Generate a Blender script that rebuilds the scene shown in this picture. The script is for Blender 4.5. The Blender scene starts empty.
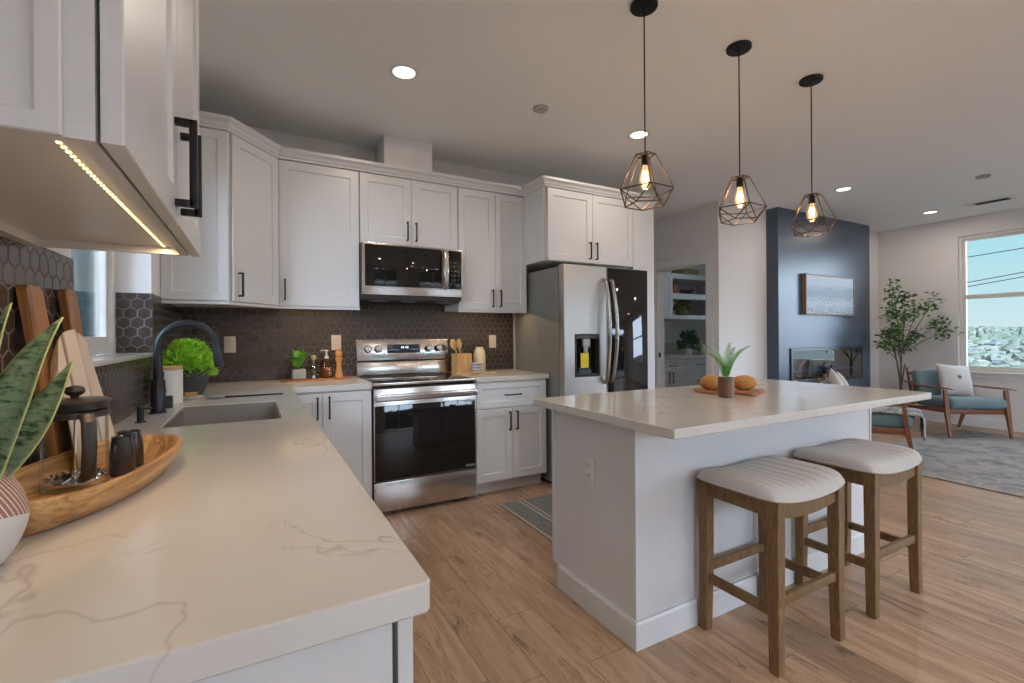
import bpy, bmesh, math, random
from mathutils import Vector, Matrix
C = bpy.context.scene.collection
S = bpy.context.scene
R = math.radians
PI = math.pi

# ------------------------------------------------------------ camera
cd = bpy.data.cameras.new('camera'); cam = bpy.data.objects.new('camera', cd); C.objects.link(cam)
cam.location = (0, 0, 1.230)
cam.rotation_euler = (Matrix.Rotation(R(-28.67), 3, 'Z') @ Matrix.Rotation(R(90), 3, 'X') @ Matrix.Rotation(R(-0.41), 3, 'Z')).to_euler()
cd.sensor_fit = 'HORIZONTAL'; cd.sensor_width = 36.0; cd.lens = 469.5 / 1024 * 36.0
cd.shift_x = 0.0; cd.shift_y = (335.4 - 341.5) / 1024.0
cd.clip_start = 0.02; cd.clip_end = 2000
S.camera = cam

# ------------------------------------------------------------ view + world
S.view_settings.view_transform = 'Standard'
S.view_settings.look = 'None'
S.view_settings.gamma = 1
S.view_settings.use_curve_mapping = False
S.view_settings.exposure = 0.0

W = bpy.data.worlds.new('world'); S.world = W; W.use_nodes = True
nt = W.node_tree; nt.nodes.clear()
wo = nt.nodes.new('ShaderNodeOutputWorld'); bg = nt.nodes.new('ShaderNodeBackground')
tc = nt.nodes.new('ShaderNodeTexCoord'); sx = nt.nodes.new('ShaderNodeSeparateXYZ')
nt.links.new(tc.outputs['Generated'], sx.inputs[0])
rz = nt.nodes.new('ShaderNodeValToRGB')
rz.color_ramp.elements[0].position = 0.0; rz.color_ramp.elements[0].color = (0.72, 0.88, 0.92, 1)
rz.color_ramp.elements[1].position = 0.6; rz.color_ramp.elements[1].color = (0.34, 0.66, 0.88, 1)
e = rz.color_ramp.elements.new(0.12); e.color = (0.50, 0.82, 0.92, 1)
nt.links.new(sx.outputs['Z'], rz.inputs[0])
# the unseen sky behind the camera is brightened well past the town's, to fill the room
mr = nt.nodes.new('ShaderNodeMapRange'); mr.interpolation_type = 'SMOOTHSTEP'
mr.inputs['From Min'].default_value = 0.1; mr.inputs['From Max'].default_value = -0.75
mr.inputs['To Min'].default_value = 1.0; mr.inputs['To Max'].default_value = 19.0
nt.links.new(sx.outputs['Y'], mr.inputs['Value'])
mc = nt.nodes.new('ShaderNodeMix'); mc.data_type = 'RGBA'
m2 = nt.nodes.new('ShaderNodeMapRange'); m2.inputs['From Min'].default_value = 0.1; m2.inputs['From Max'].default_value = -0.6
nt.links.new(sx.outputs['Y'], m2.inputs['Value']); nt.links.new(m2.outputs[0], mc.inputs[0])
nt.links.new(rz.outputs[0], mc.inputs[6]); mc.inputs[7].default_value = (0.70, 0.80, 1.0, 1)
nt.links.new(mc.outputs[2], bg.inputs['Color']); nt.links.new(mr.outputs[0], bg.inputs['Strength'])
nt.links.new(bg.outputs[0], wo.inputs['Surface'])

sd = bpy.data.lights.new('sun', 'SUN'); sd.energy = 0.5; sd.angle = R(1.0); sd.color = (1, .95, .88)
sun = bpy.data.objects.new('sun', sd); C.objects.link(sun)
sun.rotation_euler = Vector((0.35, -0.75, -0.75)).to_track_quat('-Z', 'Y').to_euler()
sun.location = (0, 30, 30)

CAN_POWER = 6.0
CAN_COL = (1.0, 0.88, 0.77)

# ------------------------------------------------------------ mesh builder
class B:
    def __init__(s): s.bm = bmesh.new()
    def box(s, x0, x1, y0, y1, z0, z1, bev=0, seg=2):
        m = Matrix.Translation(((x0+x1)/2, (y0+y1)/2, (z0+z1)/2)) @ Matrix.Diagonal((abs(x1-x0), abs(y1-y0), abs(z1-z0), 1))
        r = bmesh.ops.create_cube(s.bm, size=1.0, matrix=m)
        if bev > 0:
            es = list({e for v in r['verts'] for e in v.link_edges})
            bmesh.ops.bevel(s.bm, geom=es, offset=bev, segments=seg, profile=.5, affect='EDGES')
        return s
    def rbox(s, c, size, rot, bev=0, seg=2):
        m = Matrix.Translation(c) @ rot.to_4x4() @ Matrix.Diagonal((*size, 1))
        r = bmesh.ops.create_cube(s.bm, size=1.0, matrix=m)
        if bev > 0:
            es = list({e for v in r['verts'] for e in v.link_edges})
            bmesh.ops.bevel(s.bm, geom=es, offset=bev, segments=seg, profile=.5, affect='EDGES')
        return s
    def tube(s, pts, r, n=10, caps=True, ell=None, up=None):
        pts = [Vector(p) for p in pts]
        rs = r if isinstance(r, (list, tuple)) else [r]*len(pts)
        rings = []; prev = None
        for i, p in enumerate(pts):
            a = pts[max(0, i-1)]; b = pts[min(len(pts)-1, i+1)]
            t = (b-a).normalized()
            if prev is None:
                u = Vector(up) if up else (Vector((0, 0, 1)) if abs(t.z) < .9 else Vector((1, 0, 0)))
            else: u = prev
            u = (u - t*u.dot(t)).normalized(); w = t.cross(u); prev = u
            el = ell or (1, 1)
            rings.append([s.bm.verts.new(p + u*math.cos(2*PI*(k+.5)/n)*rs[i]*el[0] + w*math.sin(2*PI*(k+.5)/n)*rs[i]*el[1]) for k in range(n)])
        for i in range(len(rings)-1):
            for k in range(n):
                s.bm.faces.new((rings[i][k], rings[i][(k+1) % n], rings[i+1][(k+1) % n], rings[i+1][k]))
        if caps:
            s.bm.faces.new(rings[0][::-1]); s.bm.faces.new(rings[-1])
        return s
    def lathe(s, prof, c=(0, 0, 0), n=32, sx=1, sy=1):
        c = Vector(c); rings = []
        for (r, z) in prof:
            if r < 1e-6: rings.append([s.bm.verts.new(c+Vector((0, 0, z)))])
            else: rings.append([s.bm.verts.new(c+Vector((r*sx*math.cos(2*PI*k/n), r*sy*math.sin(2*PI*k/n), z))) for k in range(n)])
        for a, b in zip(rings[:-1], rings[1:]):
            for k in range(n):
                k2 = (k+1) % n
                if len(a) == 1 and len(b) == 1: continue
                if len(a) == 1: s.bm.faces.new((a[0], b[k], b[k2]))
                elif len(b) == 1: s.bm.faces.new((a[k], b[0], a[k2]))
                else: s.bm.faces.new((a[k], b[k], b[k2], a[k2]))
        return s
    def prism(s, poly, z0, z1, m=None):
        m = m or Matrix.Identity(4)
        a = [s.bm.verts.new(m @ Vector((x, y, z0))) for x, y in poly]
        b = [s.bm.verts.new(m @ Vector((x, y, z1))) for x, y in poly]
        n = len(poly)
        s.bm.faces.new(a[::-1]); s.bm.faces.new(b)
        for k in range(n): s.bm.faces.new((a[k], a[(k+1) % n], b[(k+1) % n], b[k]))
        return s
    def ball(s, c, r, sc=(1, 1, 1), rot=None, u=16, v=10, disp=0, seed=0):
        m = Matrix.Translation(c) @ (rot.to_4x4() if rot else Matrix.Identity(4)) @ Matrix.Diagonal((r*sc[0], r*sc[1], r*sc[2], 1))
        res = bmesh.ops.create_uvsphere(s.bm, u_segments=u, v_segments=v, radius=1, matrix=m)
        if disp:
            rn = random.Random(seed)
            for vv in res['verts']: vv.co += (vv.co-Vector(c))*rn.uniform(-disp, disp)
        return s
    def ico(s, c, r, sc=(1, 1, 1), sub=2, disp=.0, rn=random):
        m = Matrix.Translation(c) @ Matrix.Diagonal((r*sc[0], r*sc[1], r*sc[2], 1))
        res = bmesh.ops.create_icosphere(s.bm, subdivisions=sub, radius=1, matrix=m)
        if disp:
            for vv in res['verts']: vv.co += (vv.co-Vector(c))*rn.uniform(-disp, disp)
        return s
    def blob(s, c, r, sc, rn, disp=.2):
        # 12-vertex icosahedral clump
        if not hasattr(B, 'ICO'):
            t = (1+5**.5)/2; q = math.sqrt(1+t*t)
            B.ICO = ([Vector(v)/q for v in ((-1, t, 0), (1, t, 0), (-1, -t, 0), (1, -t, 0), (0, -1, t), (0, 1, t), (0, -1, -t), (0, 1, -t), (t, 0, -1), (t, 0, 1), (-t, 0, -1), (-t, 0, 1))],
                     ((0, 11, 5), (0, 5, 1), (0, 1, 7), (0, 7, 10), (0, 10, 11), (1, 5, 9), (5, 11, 4), (11, 10, 2), (10, 7, 6), (7, 1, 8), (3, 9, 4), (3, 4, 2), (3, 2, 6), (3, 6, 8), (3, 8, 9), (4, 9, 5), (2, 4, 11), (6, 2, 10), (8, 6, 7), (9, 8, 1)))
        c = Vector(c); vs = []
        for v in B.ICO[0]:
            k = r*(1+rn.uniform(-disp, disp)); vs.append(s.bm.verts.new((c.x+v.x*k*sc[0], c.y+v.y*k*sc[1], c.z+v.z*k*sc[2])))
        for f in B.ICO[1]: s.bm.faces.new([vs[i] for i in f])
        return s
    def quad(s, *p):
        s.bm.faces.new([s.bm.verts.new(Vector(q)) for q in p]); return s
    def grid(s, f, nu, nv, closed=False):
        g = [[s.bm.verts.new(Vector(f(i/(nu-1), j/(nv-1)))) for j in range(nv)] for i in range(nu)]
        for i in range(nu-1):
            for j in range(nv-1):
                s.bm.faces.new((g[i][j], g[i+1][j], g[i+1][j+1], g[i][j+1]))
        return g
    def cells(s, xs, ys, zs, hole):
        # union of grid cells with merged outer faces; hole(i,j,k) -> True when the cell is empty
        nx, ny, nz = len(xs)-1, len(ys)-1, len(zs)-1
        full = lambda i, j, k: 0 <= i < nx and 0 <= j < ny and 0 <= k < nz and not hole(i, j, k)
        V = {}
        def v(i, j, k):
            if (i, j, k) not in V: V[(i, j, k)] = s.bm.verts.new((xs[i], ys[j], zs[k]))
            return V[(i, j, k)]
        for i in range(nx):
            for j in range(ny):
                for k in range(nz):
                    if not full(i, j, k): continue
                    if not full(i-1, j, k): s.bm.faces.new((v(i, j, k), v(i, j, k+1), v(i, j+1, k+1), v(i, j+1, k)))
                    if not full(i+1, j, k): s.bm.faces.new((v(i+1, j, k), v(i+1, j+1, k), v(i+1, j+1, k+1), v(i+1, j, k+1)))
                    if not full(i, j-1, k): s.bm.faces.new((v(i, j, k), v(i+1, j, k), v(i+1, j, k+1), v(i, j, k+1)))
                    if not full(i, j+1, k): s.bm.faces.new((v(i, j+1, k), v(i, j+1, k+1), v(i+1, j+1, k+1), v(i+1, j+1, k)))
                    if not full(i, j, k-1): s.bm.faces.new((v(i, j, k), v(i, j+1, k), v(i+1, j+1, k), v(i+1, j, k)))
                    if not full(i, j, k+1): s.bm.faces.new((v(i, j, k+1), v(i+1, j, k+1), v(i+1, j+1, k+1), v(i, j+1, k+1)))
        bmesh.ops.dissolve_limit(s.bm, angle_limit=.01, verts=s.bm.verts[:], edges=s.bm.edges[:])
        return s
    def xform(s, m):
        bmesh.ops.transform(s.bm, matrix=m, verts=s.bm.verts[:]); return s
    def build(s, name, mat, parent=None, loc=(0, 0, 0), rotz=0, smooth=35, recalc=True):
        if recalc: bmesh.ops.recalc_face_normals(s.bm, faces=s.bm.faces[:])
        me = bpy.data.meshes.new(name); s.bm.to_mesh(me); s.bm.free()
        if smooth:
            me.polygons.foreach_set('use_smooth', [True]*len(me.polygons))
            me.set_sharp_from_angle(angle=R(smooth))
        o = bpy.data.objects.new(name, me); C.objects.link(o)
        o.location = loc; o.rotation_euler = (0, 0, rotz)
        if mat: me.materials.append(mat)
        if parent: o.parent = parent
        return o

def tag(o, label, cat, group=None, kind=None):
    if label: o['label'] = label
    if cat: o['category'] = cat
    if group: o['group'] = group
    if kind: o['kind'] = kind
    return o
def thing(name, label, cat, loc=(0, 0, 0), rotz=0, group=None):
    o = bpy.data.objects.new(name, None); C.objects.link(o)
    o.empty_display_size = .05
    o.location = loc; o.rotation_euler = (0, 0, rotz)
    return tag(o, label, cat, group)
def struct(o, label=None):
    o['kind'] = 'structure'
    if label: o['label'] = label
    return o
def dup(o, parent=None, loc=None, rotz=None, label=None):
    c = o.copy(); C.objects.link(c)
    if parent: c.parent = parent
    for ch in list(o.children): dup(ch, c)
    if loc is not None: c.location = loc
    if rotz is not None: c.rotation_euler = (0, 0, rotz)
    if label: c['label'] = label
    return c
def wbevel(o, w=.003, seg=2):
    m = o.modifiers.new('bevel', 'BEVEL'); m.width = w; m.segments = seg; m.limit_method = 'ANGLE'; m.angle_limit = R(40)
    return o

# ------------------------------------------------------------ materials
class N:
    def __init__(s, name):
        s.m = bpy.data.materials.new(name); s.m.use_nodes = True
        s.t = s.m.node_tree; s.p = s.t.nodes['Principled BSDF']; s.out = s.t.nodes['Material Output']
    def n(s, ty, **kw):
        x = s.t.nodes.new(ty)
        for k, v in kw.items(): setattr(x, k, v)
        return x
    def l(s, a, b): s.t.links.new(a, b)
    def set(s, sock, v): s.p.inputs[sock].default_value = v
    def math(s, op, a, b=None, c=None, clamp=False):
        x = s.n('ShaderNodeMath', operation=op); x.use_clamp = clamp
        for i, q in enumerate((a, b, c)):
            if q is None: continue
            if isinstance(q, (int, float)): x.inputs[i].default_value = q
            else: s.l(q, x.inputs[i])
        return x.outputs[0]
    def coord(s, scale=(1, 1, 1), kind='Object', loc=(0, 0, 0), rot=(0, 0, 0)):
        t = s.n('ShaderNodeTexCoord'); mp = s.n('ShaderNodeMapping')
        mp.inputs['Scale'].default_value = scale; mp.inputs['Location'].default_value = loc; mp.inputs['Rotation'].default_value = rot
        s.l(t.outputs[kind], mp.inputs[0]); return mp.outputs[0]
    def noise(s, vec, scale, detail=3, rough=.5, dist=0):
        x = s.n('ShaderNodeTexNoise'); x.inputs['Scale'].default_value = scale; x.inputs['Detail'].default_value = detail
        x.inputs['Roughness'].default_value = rough; x.inputs['Distortion'].default_value = dist
        s.l(vec, x.inputs['Vector']); return x.outputs['Fac']
    def ramp(s, fac, stops, interp='LINEAR'):
        x = s.n('ShaderNodeValToRGB'); x.color_ramp.interpolation = interp
        el = x.color_ramp.elements
        while len(el) > 1: el.remove(el[-1])
        for i_, (p, c) in enumerate(stops):
            if i_ == 0: e_ = el[0]; e_.position = p
            else: e_ = el.new(p)
            e_.color = (c, c, c, 1) if isinstance(c, (int, float)) else (*c[:3], 1)
        s.l(fac, x.inputs[0]); return x.outputs['Color']
    def mix(s, fac, a, b, mode='MIX'):
        x = s.n('ShaderNodeMix', data_type='RGBA', blend_type=mode)
        for sock, q in ((x.inputs[0], fac), (x.inputs[6], a), (x.inputs[7], b)):
            if isinstance(q, (int, float)): sock.default_value = q if sock.type == 'VALUE' else (q, q, q, 1)
            elif isinstance(q, tuple): sock.default_value = (*q[:3], 1)
            else: s.l(q, sock)
        return x.outputs[2]
    def bump(s, h, strength=.3, dist=.002):
        x = s.n('ShaderNodeBump'); x.inputs['Strength'].default_value = strength; x.inputs['Distance'].default_value = dist
        s.l(h, x.inputs['Height']); s.l(x.outputs[0], s.p.inputs['Normal']); return x
def plain(name, col, rough=.5, metal=0, noise=.04, nscale=30, bump=0, **kw):
    k = N(name)
    v = k.coord()
    f = k.noise(v, nscale, 3)
    lo = tuple(max(0, c*(1-noise)) for c in col); hi = tuple(c*(1+noise) for c in col)
    k.l(k.ramp(f, [(.3, lo), (.7, hi)]), k.p.inputs['Base Color'])
    k.set('Roughness', rough); k.set('Metallic', metal)
    for q, v_ in kw.items(): k.set(q.replace('_', ' '), v_)
    if bump: k.bump(f, bump, .002)
    return k.m

WALLC = (.76, .735, .72)
m_wall = plain('wall_paint', WALLC, .75, noise=.012, nscale=60, bump=.04)
m_ceil = plain('ceiling_paint', (.86, .85, .83), .85, noise=.01, nscale=50, bump=.03)
m_trim = plain('trim_paint', (.80, .79, .785), .4, noise=.01)
m_cab = plain('cabinet_paint', (.66, .65, .645), .33, noise=.012, nscale=8)
m_black = plain('matte_black_metal', (.018, .016, .016), .38, .6)
m_faucet = plain('faucet_black', (.022, .023, .026), .33, .3)
m_plastic_w = plain('white_plastic', (.72, .70, .67), .35)
m_darkgap = plain('dark_gap', (.02, .018, .016), .7)
m_walnut = None

def wood(name, c1, c2, scale=1.0, axis='Z', rough=.45, ring=14, bump=.08):
    k = N(name)
    st = {'X': (.12, 1, 1), 'Y': (1, .12, 1), 'Z': (1, 1, .12)}[axis]
    v = k.coord(tuple(a*scale for a in st))
    n1 = k.noise(v, 9, 4, .6, 1.2)
    n2 = k.noise(v, 55, 3, .6, .2)
    w = k.math('FRACT', k.math('MULTIPLY', n1, ring))
    w = k.math('ABSOLUTE', k.math('SUBTRACT', w, .5))
    f = k.math('ADD', k.math('MULTIPLY', w, .9), k.math('MULTIPLY', n2, .6))
    k.l(k.ramp(f, [(.15, c1), (.85, c2)]), k.p.inputs['Base Color'])
    k.set('Roughness', rough); k.bump(f, bump, .001)
    return k.m
m_stool = wood('weathered_stool_wood', (.115, .060, .020), (.25, .142, .055), 1, 'Z', .5)
m_walnut = wood('walnut_frame_wood', (.10, .030, .010), (.28, .095, .034), 1, 'Y', .35)
m_board = wood('acacia_board_wood', (.10, .035, .010), (.42, .19, .06), 1, 'Z', .4, 5)
m_tray = wood('olive_tray_wood', (.27, .115, .03), (.68, .40, .17), .9, 'Y', .42, 7)
m_light_wood = wood('bamboo_wood', (.50, .27, .09), (.66, .40, .17), 1, 'Z', .45, 5)
m_board2 = wood('red_board_wood', (.30, .11, .045), (.50, .21, .09), 1.5, 'X', .4, 8)
m_mill = wood('pepper_mill_wood', (.50, .20, .04), (.68, .31, .08), 1, 'Z', .3, 5)

def quartz():
    k = N('white_quartz_veined')
    v = k.coord((1, 1, 1))
    def vein(scale, width, seed, dist, mask_lo, mask_hi, squash=(1, 1, 1)):
        vv = k.coord(squash, loc=(seed, seed*.7, seed*.3), rot=(0, 0, R(35)))
        n = k.noise(vv, scale, 5, .55, dist)
        a = k.math('ABSOLUTE', k.math('SUBTRACT', n, .5))
        line = k.ramp(a, [(0, 1.0), (width, .45), (width*2.5, 0)])
        mk = k.noise(k.coord(loc=(seed*2, 1, 3)), scale*1.3, 2)
        return k.math('MULTIPLY', line, k.ramp(mk, [(mask_lo, 0), (mask_hi, 1)]))
    v1 = vein(1.15, .0022, 3.3, .55, .46, .60, (1, .6, 1))
    v2 = vein(2.6, .0038, 7.7, .6, .49, .60)
    tot = k.math('ADD', k.math('MULTIPLY', v1, .40), k.math('MULTIPLY', v2, .50), clamp=True)
    cloud = k.noise(v, 2.2, 3)
    base = k.ramp(cloud, [(.3, (.60, .565, .52)), (.7, (.66, .625, .58))])
    k.l(k.mix(tot, base, (.25, .20, .16)), k.p.inputs['Base Color'])
    k.set('Roughness', .16); k.set('Specular IOR Level', .5)
    return k.m
m_quartz = quartz()

def hexmat(name, ua, ub, w=.054, tile=(.058, .043, .038), grout=(.165, .138, .118), off=(0, 0)):
    """pointy-top hexagon tiles laid in the plane of object axes ua (across) and ub (up)"""
    k = N(name)
    t = k.n('ShaderNodeTexCoord'); s = k.n('ShaderNodeSeparateXYZ'); k.l(t.outputs['Object'], s.inputs[0])
    x = k.math('DIVIDE', k.math('ADD', s.outputs[ua], 10+off[0]), w)
    y = k.math('DIVIDE', k.math('ADD', s.outputs[ub], 10+off[1]), w)
    sq = math.sqrt(3)
    def g(ox, oy):
        a = k.math('SUBTRACT', k.math('FLOORED_MODULO', k.math('SUBTRACT', x, ox), 1.0), .5)
        b = k.math('SUBTRACT', k.math('FLOORED_MODULO', k.math('SUBTRACT', y, oy), sq), sq/2)
        a = k.math('ABSOLUTE', a); b = k.math('ABSOLUTE', b)
        d = k.math('MAXIMUM', a, k.math('ADD', k.math('MULTIPLY', a, .5), k.math('MULTIPLY', b, sq/2)))
        return d
    d = k.math('MINIMUM', g(0, 0), g(.5, sq/2))          # 0 centre .. .5 edge
    edge = k.ramp(d, [(.455, 0), (.475, 1)])
    height = k.ramp(d, [(.40, 1), (.452, .75), (.475, 0)])
    nz = k.noise(k.coord(), 9, 2)
    tl = k.mix(nz, tuple(c*.75 for c in tile), tuple(c*1.25 for c in tile))
    k.l(k.mix(edge, tl, grout), k.p.inputs['Base Color'])
    k.l(k.ramp(edge, [(0, .24), (1, .7)]), k.p.inputs['Roughness'])
    k.set('Specular IOR Level', .5)
    k.bump(height, .8, .0025)
    return k.m
m_hex_back = hexmat('hex_tile_back', 'X', 'Z')
m_hex_left = hexmat('hex_tile_left', 'Y', 'Z')
m_hex_jamb = hexmat('hex_tile_jamb', 'X', 'Z', off=(.02, .01))

def floor_mat():
    k = N('oak_plank_floor')
    t = k.n('ShaderNodeTexCoord'); s = k.n('ShaderNodeSeparateXYZ'); k.l(t.outputs['Object'], s.inputs[0])
    pw, pl = .185, 1.35
    row = k.math('FLOOR', k.math('DIVIDE', k.math('ADD', s.outputs['X'], 20), pw))
    wn = k.n('ShaderNodeTexWhiteNoise', noise_dimensions='1D'); k.l(row, wn.inputs['W'])
    yy = k.math('ADD', k.math('DIVIDE', k.math('ADD', s.outputs['Y'], 20), pl), wn.outputs['Value'])
    col = k.math('FLOOR', yy)
    cmb = k.n('ShaderNodeCombineXYZ'); k.l(row, cmb.inputs[0]); k.l(col, cmb.inputs[1])
    w2 = k.n('ShaderNodeTexWhiteNoise', noise_dimensions='3D'); k.l(cmb.outputs[0], w2.inputs['Vector'])
    rnd = w2.outputs['Value']
    fx = k.math('FRACT', k.math('DIVIDE', k.math('ADD', s.outputs['X'], 20), pw))
    fy = k.math('FRACT', yy)
    ex = k.math('MULTIPLY', k.math('MINIMUM', fx, k.math('SUBTRACT', 1, fx)), pw)
    ey = k.math('MULTIPLY', k.math('MINIMUM', fy, k.math('SUBTRACT', 1, fy)), pl)
    em = k.math('MINIMUM', ex, ey)
    seam = k.ramp(em, [(0, 1), (.0016, .6), (.003, 0)])
    # grain coordinates shifted per plank
    cv = k.n('ShaderNodeCombineXYZ')
    k.l(k.math('ADD', s.outputs['X'], k.math('MULTIPLY', rnd, 37)), cv.inputs[0])
    k.l(k.math('MULTIPLY', k.math('ADD', s.outputs['Y'], k.math('MULTIPLY', rnd, 51)), .11), cv.inputs[1])
    g1 = k.noise(cv.outputs[0], 16, 5, .62, 1.0)
    g2 = k.noise(cv.outputs[0], 90, 3, .6, .2)
    cv2 = k.n('ShaderNodeCombineXYZ')
    k.l(k.math('ADD', s.outputs['X'], k.math('MULTIPLY', rnd, 17)), cv2.inputs[0])
    k.l(k.math('MULTIPLY', s.outputs['Y'], .32), cv2.inputs[1])
    n3 = k.noise(cv2.outputs[0], 7.5, 4, .6, 1.5)
    knot = k.ramp(n3, [(.29, 1), (.37, 0)])
    crack = k.ramp(k.math('ABSOLUTE', k.math('SUBTRACT', g1, .5)), [(0, 1), (.016, 0)])
    crack = k.math('MULTIPLY', crack, k.ramp(n3, [(.42, 1), (.54, 0)]))
    f = k.math('ADD', k.math('MULTIPLY', g1, .75), k.math('MULTIPLY', g2, .25))
    c = k.ramp(f, [(.28, (.25, .142, .080)), (.5, (.475, .300, .185)), (.72, (.62, .42, .275))])
    tone = k.ramp(rnd, [(0, (.80, .79, .80)), (.5, (1, 1, 1)), (1, (1.12, 1.09, 1.06))])
    c = k.mix(1.0, c, tone, 'MULTIPLY')
    big = k.noise(k.coord(), 1.6, 2)
    c = k.mix(k.math('MULTIPLY', big, .25), c, (.30, .21, .145))
    c = k.mix(k.math('MULTIPLY', knot, .72), c, (.10, .06, .035))
    c = k.mix(k.math('MULTIPLY', crack, .85), c, (.09, .055, .035))
    c = k.mix(k.math('MULTIPLY', seam, .65), c, (.09, .05, .03))
    k.l(c, k.p.inputs['Base Color'])
    k.l(k.ramp(g1, [(.3, .42), (.7, .30)]), k.p.inputs['Roughness'])
    k.set('Specular IOR Level', .5)
    h = k.math('SUBTRACT', k.math('MULTIPLY', f, .35), seam)
    k.bump(h, .25, .0015)
    return k.m
m_floor = floor_mat()

def steel(name, col=(.60, .57, .54), rough=.22, axis='X', strength=.06):
    k = N(name)
    st = {'X': (.02, 1, 1), 'Z': (1, 1, .02)}[axis]
    n = k.noise(k.coord(st), 160, 3)
    k.l(k.ramp(n, [(.3, tuple(c*.93 for c in col)), (.7, col)]), k.p.inputs['Base Color'])
    k.set('Metallic', 1.0); k.set('Roughness', rough)
    wob = k.noise(k.coord(), 3.5, 1)
    h = k.math('ADD', k.math('MULTIPLY', n, .01), k.math('MULTIPLY', wob, 1.0))
    k.bump(h, strength, .02)
    return k.m
m_steel = steel('brushed_steel')
m_steel_v = steel('brushed_steel_door', (.50, .47, .44), .33, 'Z')
m_sinksteel = steel('sink_steel', (.46, .40, .33), .40)
m_chrome = plain('polished_steel', (.75, .73, .70), .12, 1.0, noise=.01)
m_blackglass = plain('black_glass', (.012, .010, .010), .04, 0, noise=0, Specular_IOR_Level=.42)
m_fridgeside = plain('fridge_side_grey', (.24, .235, .215), .42, .35)
m_fireglass = plain('fireplace_glass_panel', (.012, .013, .016), .05, 0, noise=0, Specular_IOR_Level=.7, Coat_Weight=.6)

def emis(name, col, st):
    k = N(name); k.set('Base Color', (*col, 1)); k.set('Emission Color', (*col, 1)); k.set('Emission Strength', st); return k.m
m_can = emis('can_lens_glow', (1, .93, .84), 4.0)
m_led = emis('led_glow', (1.0, .62, .22), 5.0)
m_tape = None
m_bulbglow = emis('filament_glow', (1.0, .52, .16), 9.0)
def glass(name, col=(1, 1, 1), rough=0.0, ior=1.45, alpha=None):
    k = N(name); k.set('Base Color', (*col, 1)); k.set('Roughness', rough); k.set('IOR', ior); k.set('Transmission Weight', 1.0)
    return k.m
m_glass = glass('clear_glass', (.97, .98, .98))
m_amber = glass('amber_glass', (.85, .50, .20))
def pane_mat():
    k = N('window_pane_glass')
    tr = k.n('ShaderNodeBsdfTransparent'); tr.inputs[0].default_value = (.94, .97, .97, 1)
    gl = k.n('ShaderNodeBsdfGlossy'); gl.inputs['Roughness'].default_value = .01
    fr = k.n('ShaderNodeLayerWeight'); fr.inputs['Blend'].default_value = .22
    mx = k.n('ShaderNodeMixShader'); k.l(k.math('MULTIPLY', fr.outputs['Fresnel'], .9), mx.inputs[0]); k.l(tr.outputs[0], mx.inputs[1]); k.l(gl.outputs[0], mx.inputs[2])
    k.l(mx.outputs[0], k.out.inputs[0]); return k.m
m_pane = pane_mat()
def bulb_mat():
    k = N('lit_bulb_glass'); tr = k.n('ShaderNodeBsdfTransparent'); tr.inputs[0].default_value = (1, .93, .84, 1)
    em = k.n('ShaderNodeEmission'); em.inputs[0].default_value = (1, .55, .22, 1); em.inputs[1].default_value = .55
    ad = k.n('ShaderNodeAddShader'); gl = k.n('ShaderNodeBsdfGlossy'); gl.inputs['Roughness'].default_value = .05
    lw = k.n('ShaderNodeLayerWeight'); lw.inputs[0].default_value = .25; mx = k.n('ShaderNodeMixShader')
    k.l(tr.outputs[0], ad.inputs[0]); k.l(em.outputs[0], ad.inputs[1]); k.l(lw.outputs['Fresnel'], mx.inputs[0]); k.l(ad.outputs[0], mx.inputs[1]); k.l(gl.outputs[0], mx.inputs[2])
    k.l(mx.outputs[0], k.out.inputs[0]); return k.m
m_bulb = bulb_mat()
def thin_glass():
    k = N('thin_glass_wall'); tr = k.n('ShaderNodeBsdfTransparent'); tr.inputs[0].default_value = (.95, .96, .96, 1)
    gl = k.n('ShaderNodeBsdfGlossy'); gl.inputs['Roughness'].default_value = .02
    lw = k.n('ShaderNodeLayerWeight'); lw.inputs[0].default_value = .12; mx = k.n('ShaderNodeMixShader')
    k.l(k.math('MULTIPLY', lw.outputs['Fresnel'], .55), mx.inputs[0]); k.l(tr.outputs[0], mx.inputs[1]); k.l(gl.outputs[0], mx.inputs[2])
    k.l(mx.outputs[0], k.out.inputs[0]); return k.m
m_thin = thin_glass()
def dark_pane():
    k = N('tinted_fireplace_glass')
    tr = k.n('ShaderNodeBsdfTransparent'); tr.inputs[0].default_value = (.55, .56, .60, 1)
    gl = k.n('ShaderNodeBsdfGlossy'); gl.inputs['Roughness'].default_value = .01
    mx = k.n('ShaderNodeMixShader'); mx.inputs[0].default_value = .32; k.l(tr.outputs[0], mx.inputs[1]); k.l(gl.outputs[0], mx.inputs[2])
    k.l(mx.outputs[0], k.out.inputs[0]); return k.m
m_fpane = dark_pane()

def leafmat(name, c1, c2, rough=.45, scale=18, sss=.0):
    k = N(name); n = k.noise(k.coord(), scale, 3)
    k.l(k.ramp(n, [(.3, c1), (.7, c2)]), k.p.inputs['Base Color']); k.set('Roughness', rough)
    return k.m
m_fern = leafmat('fern_green', (.05, .22, .015), (.16, .50, .05))
m_moss = leafmat('bright_moss_green', (.20, .42, .02), (.48, .80, .07), .6, 30)
m_tree_leaf = leafmat('tree_leaf_green', (.03, .09, .015), (.10, .22, .045))
m_dark_leaf = leafmat('dark_leaf_green', (.02, .07, .03), (.05, .13, .05))
m_bark = wood('bark', (.10, .07, .045), (.22, .16, .10), 1, 'Z', .8)

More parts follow.
